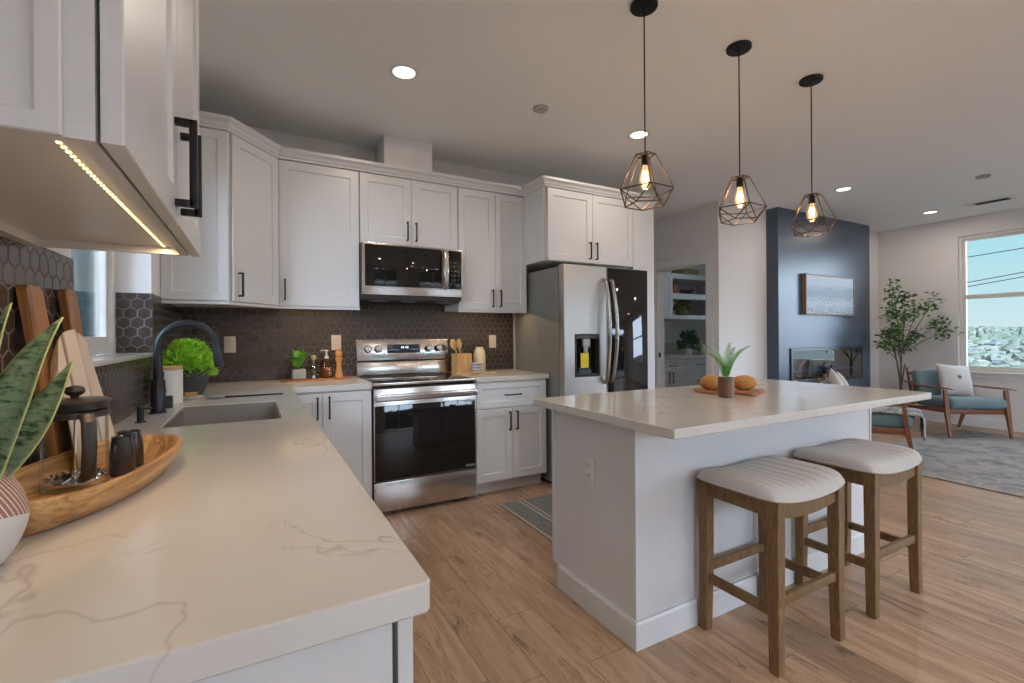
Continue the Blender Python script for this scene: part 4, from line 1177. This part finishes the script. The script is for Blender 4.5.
pm_.build('pump', plain('pump_cream', (.62, .60, .50), .4), am)
pm = thing('pepper_mill', 'orange wooden pepper mill on the board right of the amber bottle', 'pepper mill', (.545, ty-.01, zt))
B().lathe([(0, 0), (.029, 0), (.030, .006), (.028, .02), (.020, .060), (.017, .090), (.020, .120), (.026, .138), (.026, .142), (.017, .146), (.022, .158), (.026, .175), (.022, .192), (.010, .202), (0, .204)], n=30).build('body', m_mill, pm)
B().ball((0, 0, .209), .006).build('finial', m_mill, pm)

uh = thing('utensil_holder', 'square bamboo utensil holder right of the range', 'utensil holder', (1.535, 3.70, CT1), R(6))
B().cells([-.070, -.062, .062, .070], [-.05, -.042, .042, .05], [0, .008, .165], lambda i, j, k: i == 1 and j == 1 and k == 1).build('box', m_light_wood, uh, smooth=0)
def spoon(label, loc, tilt, az, L_, head, mat=m_light_wood):
    t = thing('wooden_spoon', label, 'spoon', loc); b = B()
    b.tube([(0, 0, 0), (0, 0, L_*.55), (0, 0, L_*.72)], [.0050, .0055, .006], 10)
    hb_ = B(); hb_.ball((0, 0, L_*.84), L_*.165, (head, .22, 1))
    m_ = Matrix.Rotation(az, 4, 'Z') @ Matrix.Rotation(tilt, 4, 'Y') @ Matrix.Rotation(R(90), 4, 'Z') if False else Matrix.Rotation(tilt, 4, 'Y')
    b.xform(m_).build('stick', mat, t); hb_.xform(m_).build('bowl', mat, t)
    return t
spoon('wooden spoon leaning left in the bamboo holder', (1.550, 3.708, CT1+.010), R(-20), 0, .295, .62)
spoon('wooden spatula standing upright in the bamboo holder', (1.545, 3.69, CT1+.010), R(-9), 0, .285, .50)
cb = thing('cream_canister', 'cream ceramic bottle right of the bamboo utensil holder', 'bottle', (1.722, 3.745, CT1))
B().lathe([(0, 0), (.048, 0), (.052, .005), (.053, .15), (.046, .185), (.036, .198), (.036, .214), (.030, .216), (0, .214)], n=32).build('body', plain('cream_glaze', (.66, .58, .38), .4), cb)
m_bw = plain('white_glaze', (.60, .60, .63), .3); 
prev = None
for k, lab in enumerate(('striped white bowl at the bottom of the small stack in front of the cream bottle', 'striped white bowl in the middle of the small stack', 'striped white bowl topmost of the small stack')):
    t = thing('small_bowl', lab, 'bowl', (1.640, 3.625, CT1+k*.025), 0, 'stacked small bowls')
    B().lathe([(0, 0), (.030, 0), (.034, .004), (.048, .030), (.050, .036), (.047, .036), (.032, .0085), (0, .007)], n=30).build('bowl', m_bw, t)
    B().lathe([(.0445, .019), (.0478, .026), (.0484, .026), (.0452, .019)], n=30).build('stripe', plain('blue_stripe', (.24, .27, .38), .4), t)
sr = thing('wooden_scoop', 'carved wooden spoon rest lying in front of the bamboo holder', 'spoon rest', (1.620, 3.475, CT1), R(-12))
b = B(); b.lathe([(0, .003), (.026, .003), (.040, .012), (.043, .018), (.040, .019), (.025, .009), (0, .008)], (-.05, 0, 0), 24, 1.25, .9); b.tube([(-.005, 0, .013), (.06, 0, .012), (.12, 0, .008)], [.010, .009, .013], 10, ell=(.5, 1)); b.build('rest', m_light_wood, sr)

# island items
isb = thing('serving_board', 'dark round-ended wooden board on the island under the loaves', 'board', (2.245, 1.665, .9155), R(-28))
def rounded(w_, h_, r_, n=8):
    o = []
    for cx, cy, a0 in ((w_/2-r_, h_/2-r_, 0), (-w_/2+r_, h_/2-r_, 90), (-w_/2+r_, -h_/2+r_, 180), (w_/2-r_, -h_/2+r_, 270)):
        for k in range(n+1):
            a = R(a0+90*k/n); o.append((cx+r_*math.cos(a), cy+r_*math.sin(a)))
    return o
wbevel(B().prism(rounded(.36, .20, .09), 0, .014).build('board', m_board2, isb, smooth=0), .002)
pd = B(); pd.prism(rounded(.12, .045, .020), 0, .013, Matrix.Translation((.02, -.14, 0)) @ Matrix.Rotation(R(-68), 4, 'Z')); pd.build('handle', m_board2, isb, smooth=0)
m_bread = None
def bread_mat():
    k = N('bread_crust'); n = k.noise(k.coord(), 14, 4, .6); k.l(k.ramp(n, [(.3, (.42, .17, .03)), (.7, (.66, .33, .09))]), k.p.inputs['Base Color']); k.set('Roughness', .6); k.bump(n, .4, .006); return k.m
m_bread = bread_mat()
def loaf(label, loc, rot, sx_, sy_, sz_):
    t = thing('bread_loaf', label, 'bread', loc, rot, 'loaves on the island board')
    b = B(); b.ball((0, 0, sz_*.93), 1, (sx_, sy_, sz_), None, 28, 18)
    for v in b.bm.verts:
        if v.co.z < .0: v.co.z = 0.0
        v.co.z = max(v.co.z, .0)
    b.build('crust', m_bread, t, smooth=80)
    sc = B()
    for q in (-.5, 0, .5):
        c_ = [(q*sx_+.012*(k-3)/3, sy_*.55*(k-3)/3, sz_*.93+sz_*math.sqrt(max(0, 1-q*q-(.55*(k-3)/3)**2))+.0005) for k in range(7)]
        sc.tube(c_, .0028, 6)
    sc.build('score', plain('pale_crumb', (.70, .45, .18), .7), t)
loaf('round golden loaf left of the fern pot on the island board', (2.165, 1.715, .930), R(-30), .060, .042, .040)
loaf('round golden loaf right of the fern pot on the island board', (2.310, 1.620, .930), R(-30), .066, .042, .040)
loaf('golden loaf behind the fern pot between the two others', (2.255, 1.725, .930), R(40), .045, .036, .034)
mp = plain('copper_ribbed_pot', (.20, .105, .075), .35, .5)
fern('potted_fern', 'feathery green fern in a brown cylinder pot on the island', (2.062, 1.545, .9155), .038, .098, mp, 12, .205, random.Random(12), 1.55, False, .0075, 1.0)

# ------------------------------------------------------------ rugs
def runner_mat():
    k = N('runner_weave'); t = k.n('ShaderNodeTexCoord'); s = k.n('ShaderNodeSeparateXYZ'); k.l(t.outputs['Object'], s.inputs[0])
    x = s.outputs['X']
    w_ = k.noise(k.coord((1, 3, 1)), 70, 3, .7)
    base = k.ramp(w_, [(.35, (.10, .10, .10)), (.65, (.30, .29, .27))])
    f = k.math('ADD', k.math('PINGPONG', x, .725), 0)
    st_ = k.ramp(k.math('MULTIPLY', f, 1.379), [(0, 1), (.018, 1), (.02, 0), (.20, 0), (.203, .9), (.222, .9), (.225, 0), (.25, 0), (.253, .9), (.272, .9), (.275, 0), (1, 0)])
    k.l(k.mix(st_, base, (.50, .44, .36)), k.p.inputs['Base Color']); k.set('Roughness', .95); k.bump(w_, .5, .003)
    return k.m
ru = B().box(0, 1.45, 0, .70, .001, .010, .002)
o = ru.build('runner_rug', runner_mat(), None, (1.545, 2.325, 0), 0)
tag(o, 'grey woven runner rug with cream end stripes between the range and the island', 'rug')
def rug_mat():
    k = N('distressed_rug'); v = k.coord()
    n1 = k.noise(v, 3.0, 5, .7, 1.0); n2 = k.noise(v, 14, 4, .7); n3 = k.noise(v, 120, 2)
    c = k.ramp(n1, [(.32, (.14, .15, .18)), (.46, (.27, .26, .26)), (.56, (.40, .36, .33)), (.70, (.25, .25, .27))])
    c = k.mix(k.ramp(n2, [(.45, 0), (.60, .55)]), c, (.42, .38, .34))
    c = k.mix(k.ramp(n2, [(.30, .5), (.40, 0)]), c, (.10, .11, .15))
    k.l(c, k.p.inputs['Base Color']); k.set('Roughness', .95); k.bump(n3, .4, .003); return k.m
o = B().box(0, 2.75, -1.35, 1.35, .001, .011, .002).build('area_rug', rug_mat(), None, (5.02, 1.40, 0), R(0))
o.rotation_euler = (0, 0, R(-2)); o.location = (4.98, 1.22, 0)
tag(o, 'large distressed grey and beige area rug in the living room', 'rug')

# ------------------------------------------------------------ armchairs
m_teal = fabric('teal_upholstery', (.115, .180, .20), (.155, .230, .25))
m_pillow = fabric('oatmeal_pillow', (.44, .41, .38), (.54, .51, .47))
def armchair(label, loc, rot):
    t = thing('armchair', label, 'armchair', loc, rot, 'mid-century wooden armchairs')
    for s in (-1, 1):
        x = s*.315
        b = B(); b.tube([(x, .0, 0), (x, .045, .28), (x, .075, .555)], [.015, .026, .022], 4, ell=(1.15, .95)); b.build('front_leg', m_walnut, t, smooth=0)
        b = B(); b.tube([(x, .75, 0), (x, .64, .27), (x, .60, .40), (x, .615, .56)], [.014, .025, .022, .018], 4, ell=(1.15, .9)); b.build('rear_leg', m_walnut, t, smooth=0)
        b = B(); b.tube([(x, -.055, .568), (x, .07, .572), (x, .30, .566), (x, .52, .566), (x, .70, .585), (x, .76, .60)], [.010, .022, .030, .024, .020, .012], 10, ell=(.42, 1.25)); b.build('armrest', m_walnut, t)
        b = B(); b.rbox((x, .335, .300), (.022, .60, .055), Matrix.Rotation(R(-3), 3, 'X'), .004); b.build('side_rail', m_walnut, t)
    b = B(); b.box(-.304, .304, .06, .085, .275, .325, .003); b.box(-.304, .304, .60, .625, .25, .30, .003); b.build('cross_rail', m_walnut, t)
    b = B()
    for k in range(3): b.rbox((0, .668+.028*k, .46+.12*k), (.60, .016, .035), Matrix.Rotation(R(-14), 3, 'X'), .003)
    for s in (-1, 1): b.rbox((s*.29, .69, .53), (.022, .024, .50), Matrix.Rotation(R(-14), 3, 'X'), .003)
    b.build('back_frame', m_walnut, t)
    def cushion(size, c, rx):
        b = B(); b.rbox((0, 0, 0), size, Matrix.Identity(3), min(size)*.38, 4)
        b.xform(Matrix.Translation(c) @ Matrix.Rotation(rx, 4, 'X')); return b
    cushion((.585, .62, .125), (0, .315, .385), R(-3)).build('seat_cushion', m_teal, t, smooth=60)
    cushion((.585, .125, .40), (0, .600, .555), R(-16)).build('back_cushion', m_teal, t, smooth=60)
    return t
def pillow(label, loc, rx, rz, s=.44, button=False, g=None, ry=0):
    t = thing('throw_pillow', label, 'pillow', loc, 0, g)
    t.rotation_euler = (rx, ry, rz)
    b = B(); n = 18
    for sg in (-1, 1):
        def f(u, v, sg=sg):
            x = (u-.5)*2; z = (v-.5)*2
            k_ = 1-.10*(1-abs(x)**2)*abs(z)**3-0; k2 = 1-.10*(1-abs(z)**2)*abs(x)**3
            th = .070*((1-x*x)*(1-z*z))**.5
            return (x*s/2*k2, sg*th, z*s/2*k_)
        b.grid(f, n, n)
    bmesh.ops.remove_doubles(b.bm, verts=b.bm.verts[:], dist=.0005)
    b.build('pillow_cover', m_pillow, t, smooth=80)
    if button: B().ball((0, -.074, .03), .022, (1, .35, 1)).build('button', plain('grey_button', (.12, .12, .11), .6), t)
    return t
armchair('teal armchair with wooden frame and a buttoned pillow under the living room window', (7.30, 2.15, 0), R(-36.2))
pillow('oatmeal pillow with a round grey button on the teal armchair by the window', (7.595, 2.47, .635), R(-18), R(-30), .42, True, ry=R(5))
armchair('teal armchair with a grey throw, partly hidden behind the island end', (5.57, 2.12, 0), R(22))
pillow('pale pillow with its corner up on the armchair behind the island', (5.16, 2.585, .640), R(-18), R(22), .36, ry=R(38), g='pale pillows on the armchair behind the island')
pillow('pale rounded pillow on the armchair behind the island, farther from the window', (5.40, 2.66, .625), R(-17), R(30), .38, ry=R(12), g='pale pillows on the armchair behind the island')
# throw blanket over the near front corner of the second chair
def throw_mat():
    k = N('grey_throw'); n = k.noise(k.coord((1, 1, 1)), 26, 2, .5, .5)
    k.l(k.ramp(n, [(.35, (.05, .06, .07)), (.45, (.26, .27, .26)), (.6, (.45, .43, .40))]), k.p.inputs['Base Color']); k.set('Roughness', .95); return k.m
th_ = thing('throw_blanket', 'grey and cream fringed throw over the seat of the armchair behind the island', 'blanket', (5.57, 2.12, 0), R(22))
def bf(u, v):
    # across the seat (local x) then over the front edge (local y)
    x = -.27+.53*u+.010*math.sin(v*9)
    s_ = v*.72
    if s_ < .50: y = .47-s_; z = .462+.004*math.sin(u*14)
    elif s_ < .56:
        a = (s_-.50)/.06*PI/2; y = -.03-.03*math.sin(a); z = .432+.03*math.cos(a)
    else: y = -.062-.010*math.sin(u*12); z = .432-(s_-.56)
    return (x, y, z+.004*math.sin(u*20+v*5))
b = B(); b.grid(bf, 26, 44)
o = b.build('blanket', throw_mat(), th_, smooth=80); md = o.modifiers.new('t', 'SOLIDIFY'); md.thickness = .008; md.offset = 1
b = B()
for i in range(24):
    p = Vector(bf(i/23, 1)); b.tube([p, p+Vector((0, -.004, -.035))], .0022, 4)
b.build('fringe', plain('fringe_dark', (.05, .05, .06), .9), th_, smooth=0)

# ------------------------------------------------------------ fireplace, picture, tree
fi = thing('electric_fireplace', 'wide black linear electric fireplace set in the dark chimney breast', 'fireplace', (6.56, 3.395, .60))
FWd = .835
b = B(); b.cells([-FWd, -FWd+.035, FWd-.035, FWd], [-.012, .140], [.003, .050, .415, .447], lambda i, j, k: i == 1 and k == 1)
b.build('surround', plain('fireplace_black', (.015, .015, .016), .3), fi, smooth=0)
B().box(-FWd+.036, FWd-.036, .128, .139, .051, .414).build('firebox_back', plain('firebox', (.025, .025, .028), .4), fi, smooth=0)
B().box(-FWd+.036, FWd-.036, .02, .127, .051, .150).build('ember_bed', plain('ember_tray', (.03, .03, .035), .6), fi, smooth=0)
b = B(); rn = random.Random(8)
for i in range(90):
    x = rn.uniform(-.74, .74); b.ico((x, rn.uniform(.035, .11), .153+rn.random()*.008), rn.uniform(.008, .016), (1, 1, .8), 1, .15, rn)
b.build('crystals', emis('crystal_glow', (.30, .30, .75), 1.0), fi, smooth=0)['kind'] = 'stuff'
lg = B()
for x, r_, a in ((-.25, .035, 20), (-.12, .03, -25), (.08, .033, 12), (.22, .028, -15), (-.02, .028, 40)):
    c_ = Vector((x, .075, .185)); dd_ = Vector((math.cos(R(a)), 0, math.sin(R(a))))*.13
    lg.tube([c_-dd_, c_, c_+dd_*.9], [r_*.8, r_, r_*.7], 10)
lg.build('logs', plain('log_grey', (.10, .09, .09), .8, noise=.3, bump=.4), fi, smooth=40)
B().box(-FWd+.030, FWd-.030, -.010, -.004, .046, .420).build('glass_front', m_fpane, fi, smooth=0)

def art_mat():
    k = N('seascape_print'); t = k.n('ShaderNodeTexCoord'); s = k.n('ShaderNodeSeparateXYZ'); k.l(t.outputs['Object'], s.inputs[0])
    n = k.noise(k.coord((1, 1, 3)), 5, 4, .6, .6)
    z = k.math('ADD', s.outputs['Z'], k.math('MULTIPLY', k.math('SUBTRACT', n, .5), .16))
    hill = k.math('ADD', z, k.math('MULTIPLY', s.outputs['X'], -.35))
    c = k.ramp(k.math('ADD', k.math('MULTIPLY', z, 2), .5), [(.08, (.18, .22, .27)), (.25, (.34, .38, .42)), (.42, (.20, .27, .34)), (.62, (.24, .31, .38)), (.78, (.42, .47, .52)), (1, (.50, .54, .58))])
    n2 = k.noise(k.coord((1, 1, 4)), 22, 3)
    c = k.mix(k.math('MULTIPLY', k.ramp(n2, [(.5, 0), (.65, 1)]), k.math('LESS_THAN', z, -.02)), c, (.50, .53, .56))
    k.l(c, k.p.inputs['Base Color']); k.set('Roughness', .5); return k.m
pf = thing('framed_painting', 'framed grey-blue seascape hanging on the dark chimney breast', 'picture', (6.55, 3.399, 1.72))
b = B().cells([-.57, -.555, .555, .57], [-.052, -.001], [-.255, -.240, .240, .255], lambda i, j, k: i == 1 and k == 1)
b.build('frame', wood('frame_oak', (.16, .09, .05), (.30, .19, .11), 1, 'X'), pf, smooth=0)
B().box(-.553, .553, -.044, -.010, -.238, .238).build('canvas', art_mat(), pf, smooth=0)

tree = thing('potted_tree', 'slender indoor tree with airy green branches in the living room corner', 'plant', (7.72, 3.08, 0))
B().lathe([(0, 0), (.12, 0), (.14, .02), (.165, .28), (.17, .30), (.155, .30), (.15, .27), (0, .26)], n=30).build('pot', plain('woven_basket', (.36, .27, .17), .9, noise=.25, nscale=80, bump=.6), tree)
tips = [(-.02, .05, 1.86), (-.10, .0, 1.73), (.10, -.02, 1.74), (.24, -.04, 1.70), (.16, -.12, 1.58), (-.20, .02, 1.50), (-.06, -.08, 1.46), (.05, .05, 1.52), (-.30, -.02, 1.22), (-.36, .0, 1.06), (-.16, -.05, 1.30), (.12, -.10, 1.22), (.26, -.08, 1.38), (.30, -.12, 1.25), (.02, -.06, 1.10), (.14, .08, 1.02), (-.05, .08, 1.25), (-.24, -.05, 1.14)]
tips = [(x*1.2-.02, y*1.2-(.25 if x > .2 else 0), z) for x, y, z in tips]
tb_ = B(); lf = B(); rn = random.Random(21)
forks = [Vector((.03, 0, .95)), Vector((-.05, .02, .85)), Vector((.08, -.02, .80))]
for i, f_ in enumerate(forks):
    tb_.tube([Vector((.02*i-.02, 0, .2)), Vector((.01*i, .0, .5)), f_], [.014, .011, .009], 8)
for i, tp in enumerate(tips):
    tp = Vector(tp); f_ = min(forks, key=lambda q: (q-tp).length + abs(q.x-tp.x)*.4)
    if tp.z < f_.z+.1: f_ = Vector((f_.x*.6, 0, tp.z-.25))
    midp = f_.lerp(tp, .5)+Vector((tp.x*.08, 0, .03))
    tb_.tube([f_, midp, tp], [.007, .005, .002], 6)
    for k in range(62):
        q = 1.08-.55*rn.random()**1.6
        c_ = midp.lerp(tp, q)+Vector((rn.gauss(0, .048), rn.gauss(0, .048), rn.gauss(0, .038)))
        d = Vector((rn.uniform(-1, 1), rn.uniform(-1, 1), rn.uniform(-.7, .5))).normalized()
        s_ = d.cross(Vector((rn.uniform(-1, 1), rn.uniform(-1, 1), 1))).normalized(); L_ = rn.uniform(.045, .075); wv = L_*.30
        lf.bm.faces.new([lf.bm.verts.new(c_), lf.bm.verts.new(c_+d*L_*.45+s_*wv), lf.bm.verts.new(c_+d*L_), lf.bm.verts.new(c_+d*L_*.45-s_*wv)])
tb_.build('trunk', m_bark, tree, smooth=50)
lf.build('foliage', m_tree_leaf, tree, smooth=0, recalc=False)

# ------------------------------------------------------------ pantry
pg = 'white pantry cabinets'
cabinet('pantry_base_cabinet', 'white pantry base cabinet with a wide drawer over two doors', 'cabinet', (4.745, 4.735, 0), 0, .715, .66, BH,
        [(.003, .355, .112, .70, .320, .62), (.359, .711, .112, .70, .395, .62)], [(.003, .711, .707, .866, .40)], base=True, group=pg)
cabinet('pantry_drawer_cabinet', 'white pantry drawer stack seen through the doorway', 'cabinet', (5.462, 4.735, 0), 0, .50, .66, BH,
        [], [(.003, .497, .112, .41, .25), (.003, .497, .416, .70, .25), (.003, .497, .707, .866, .25)], base=True, group=pg)
cabinet('pantry_drawer_cabinet', 'white pantry drawer stack hidden right of the doorway', 'cabinet', (5.964, 4.735, 0), 0, .50, .66, BH,
        [], [(.003, .497, .112, .41, .25), (.003, .497, .416, .70, .25), (.003, .497, .707, .866, .25)], base=True, group=pg)
tag(wbevel(B().box(4.742, 6.47, 4.705, 5.398, CT0, CT1).build('pantry_countertop', m_quartz), .003), 'veined quartz countertop inside the pantry', 'countertop')
tag(B().box(4.742, 6.47, 5.385, 5.399, CT1+.0005, 1.09).build('backsplash_slab', m_quartz, smooth=0), 'low veined quartz backsplash behind the pantry counter', 'backsplash')
sh = thing('pantry_shelf_unit', 'white open shelf unit above the pantry counter', 'shelf unit', (4.742, 4.95, 1.455))
b = B(); W_ = 1.73; Dp = .447
b.box(0, .67, 0, Dp, 0, .68)                                      # closed left bay
b.box(.67, W_, 0, Dp, 0, .062); b.box(.67, W_, 0, Dp, .300, .385); b.box(.67, W_, 0, Dp, .605, .68)
b.box(.67, W_, Dp-.02, Dp, .062, .605); b.box(W_-.03, W_, 0, Dp-.02, .062, .605)
b.build('case', m_cab, sh, smooth=0)
shaker(B(), .02, .66, .01, .67).build('door', m_cab, sh, smooth=0)
z0 = 1.455
def pitem(name, label, cat, x, y, z, prof, mat, n=24):
    t = thing(name, label, cat, (x, y, z)); B().lathe(prof, n=n).build('body', mat, t); return t
pitem('orange_vase', 'orange-brown bottle vase on the upper pantry shelf', 'vase', 5.62, 5.10, z0+.3855, [(0, 0), (.055, 0), (.075, .05), (.060, .12), (.028, .16), (.025, .19), (.032, .20), (0, .2)], plain('terracotta', (.34, .11, .04), .4))
pitem('red_bowl', 'dark red bowl beside the orange vase in the pantry', 'bowl', 5.88, 5.10, z0+.3855, [(0, 0), (.06, 0), (.12, .06), (.115, .07), (.105, .065), (.05, .012), (0, .01)], plain('dark_red', (.10, .03, .03), .4))
t = thing('succulent_pot', 'olive succulent in a squat pot on the lower pantry shelf', 'potted plant', (5.78, 5.10, z0+.0625))
B().lathe([(0, 0), (.06, 0), (.085, .04), (.075, .09), (.06, .10), (0, .09)], n=24).build('pot', plain('olive_pot', (.13, .11, .05), .5), t)
b = B(); strands(b, (0, 0, .07), .11, .13, 160, random.Random(2), (.03, .06)); b.build('foliage', leafmat('olive_green', (.10, .10, .03), (.22, .20, .06)), t, smooth=0, recalc=False)
t = thing('storage_basket', 'flat woven yellow-brown basket on top of the pantry shelf unit', 'basket', (5.86, 5.10, z0+.6805))
B().cells([-.17, -.16, .16, .17], [-.12, -.11, .11, .12], [0, .01, .09], lambda i, j, k: i == 1 and j == 1 and k == 1).build('basket', plain('basket_weave', (.28, .22, .10), .9, noise=.3, nscale=90, bump=.6), t, smooth=0)
t = thing('potted_greens', 'small dark green plant in a white pot on the pantry counter', 'potted plant', (5.78, 4.98, CT1+.0005))
B().lathe([(0, 0), (.05, 0), (.062, .09), (.055, .09), (0, .08)], n=24).build('pot', m_plastic_w, t)
b = B(); strands(b, (0, 0, .08), .13, .24, 190, random.Random(4), (.045, .075)); b.build('foliage', m_dark_leaf, t, smooth=0, recalc=False)
t = thing('glass_jar', 'pale green-yellow jar at the right end of the visible pantry counter', 'jar', (6.06, 4.98, CT1+.0005))
B().lathe([(0, 0), (.05, 0), (.055, .005), (.055, .13), (.045, .15), (0, .15)], n=24).build('jar', plain('pale_jar', (.36, .38, .20), .3), t)
B().lathe([(0, .1505), (.045, .1505), (.045, .17), (0, .17)], n=24).build('lid', m_light_wood, t)

# ------------------------------------------------------------ outdoors
rn = random.Random(77)
m_ground = leafmat('dry_hillside', (.035, .045, .03), (.07, .07, .055), .9, .02)
def gz(x, y):
    return -26+min(1, (x-14)/1300)*34+1.6*math.sin(x*.011+y*.013)+1.0*math.sin(y*.02)
b = B(); b.grid(lambda u, v: (14+u*1400, -500+v*1300, gz(14+u*1400, -500+v*1300)), 50, 50)
struct(b.build('ground_hillside', m_ground, smooth=60), 'hillside of the town beyond the living room window')
struct(B().box(-6, 14, -9.2, YF-.201, -.119, -.06).build('ground_bounce', plain('pale_concrete', (.50, .48, .46), .85, noise=.05), smooth=0))  # unseen pale slab added to bounce daylight up to the ceiling
struct(B().box(-12, 14, -30, YF-.201, -.30, -.12).build('ground_garden', leafmat('lawn', (.03, .07, .015), (.06, .13, .03), .9, 3), smooth=0))
m_house = plain('pale_house_wall', (.13, .13, .135), .8)
hb = B(); hb.box(-5, 5, -3.5, 3.5, 0, 3.4); hb.prism([(-4.0, 3.4), (4.0, 3.4), (0, 5.2)], -5.4, 5.4, Matrix(((0, 0, 1, 0), (1, 0, 0, 0), (0, 1, 0, 0), (0, 0, 0, 1))))
h0 = hb.build('house', m_house, None, (60, 15, 0), 0, smooth=0)
tag(h0, 'pale distant house among the trees of the hillside town outside the window', 'house', 'distant houses outside the window')
spots = []
while len(spots) < 60:
    x = 330+750*rn.random(); y = x*rn.uniform(.20, .36); i = len(spots)
    if spots and min((x-a)**2+(y-c)**2 for a, c in spots) < 17**2: continue
    h = h0 if i == 0 else h0.copy()
    if i: C.objects.link(h)
    h.location = (x, y, gz(x, y)+.5); h.rotation_euler = (0, 0, rn.uniform(0, 3)); s_ = rn.uniform(.5, .85); h.scale = (s_, s_, s_)
    spots.append((x, y))
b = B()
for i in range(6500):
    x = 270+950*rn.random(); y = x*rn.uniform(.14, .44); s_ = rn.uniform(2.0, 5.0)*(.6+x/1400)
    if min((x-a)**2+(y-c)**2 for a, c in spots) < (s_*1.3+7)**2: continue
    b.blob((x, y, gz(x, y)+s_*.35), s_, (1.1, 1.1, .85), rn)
tag(b.build('tree_canopy', leafmat('hazed_town_foliage', (.062, .074, .050), (.130, .142, .105), .9, .12), smooth=0), 'green tree canopies covering the hillside town outside the window', 'trees', kind='stuff')  # foliage colours paled to carry the distance haze
def conifer(x, y, h, label):
    t = thing('conifer_tree', label, 'tree', (x, y, gz(x, y)), 0)
    B().tube([(0, 0, 0), (0, 0, h*.9)], [.5, .15], 8).build('trunk', m_bark, t)
    b = B(); r2 = random.Random(int(x))
    for k in range(9):
        b.lathe([(0, 0), (h*.16*(1-k/10), -.02*h), (0, h*.16)], (0, 0, h*(.18+.082*k)), 9)
    for v in b.bm.verts: v.co += Vector((r2.uniform(-.6, .6), r2.uniform(-.6, .6), r2.uniform(-.3, .3)))
    b.build('foliage', leafmat('conifer_green', (.025, .04, .03), (.05, .07, .05), .9, .3), t, smooth=0)
conifer(760, 226, 17, 'tall dark conifer on the skyline outside the window, left one')
conifer(800, 200, 16, 'tall dark conifer on the skyline outside the window, right one')
def wire(label, z, dz, sag_):
    pts = [(30, -20+70*t, z+dz*t-sag_*4*t*(1-t)) for t in [i/30 for i in range(31)]]
    tag(B().tube(pts, .020, 6).build('power_line', m_black), label, 'power line', 'power lines outside the window')
wire('power line crossing the sky outside the window, highest wire', 7.0, -4.5, .3)
wire('power line crossing the sky outside the window, middle wire', 8.0, -9.8, .3)
wire('power line crossing the sky outside the window, lowest wire', 7.8, -9.8, .3)
# teal-grey fence added for the tile tone reflected low in the sink window
fn = thing('added_fence', 'added teal-grey board fence standing in for the tile reflected in the sink window', 'fence', (-2.6, 3.5, -.3))
b = B()
for k in range(70): b.box(-.012, .012, -2+k*.15, -2+k*.15+.146, 0, 2.33)
b.build('boards', plain('fence_teal_grey', (.16, .22, .23), .8), fn, smooth=0)
b = B(); b.box(.013, .05, -2, 8.5, .3, .39); b.box(.013, .05, -2, 8.5, 1.5, 1.59); b.build('rails', plain('fence_rail', (.16, .22, .23), .8), fn, smooth=0)
struct(B().box(-12, -.721, -3.7, 14, -.45, -.30).build('ground_side', m_ground, smooth=0))
# hedge in the garden behind the camera
b = B(); r3 = random.Random(4)
for i in range(700):
    b.blob((r3.uniform(-6, 14), -10.5+r3.uniform(-.8, .8), r3.uniform(0, 2.6)), r3.uniform(.25, .6), (1, 1, 1), r3)
tag(b.build('garden_hedge', leafmat('hedge_green', (.02, .045, .012), (.06, .11, .03), .9, 4), smooth=0), 'leafy hedge in the garden behind the camera', 'hedge', kind='stuff')
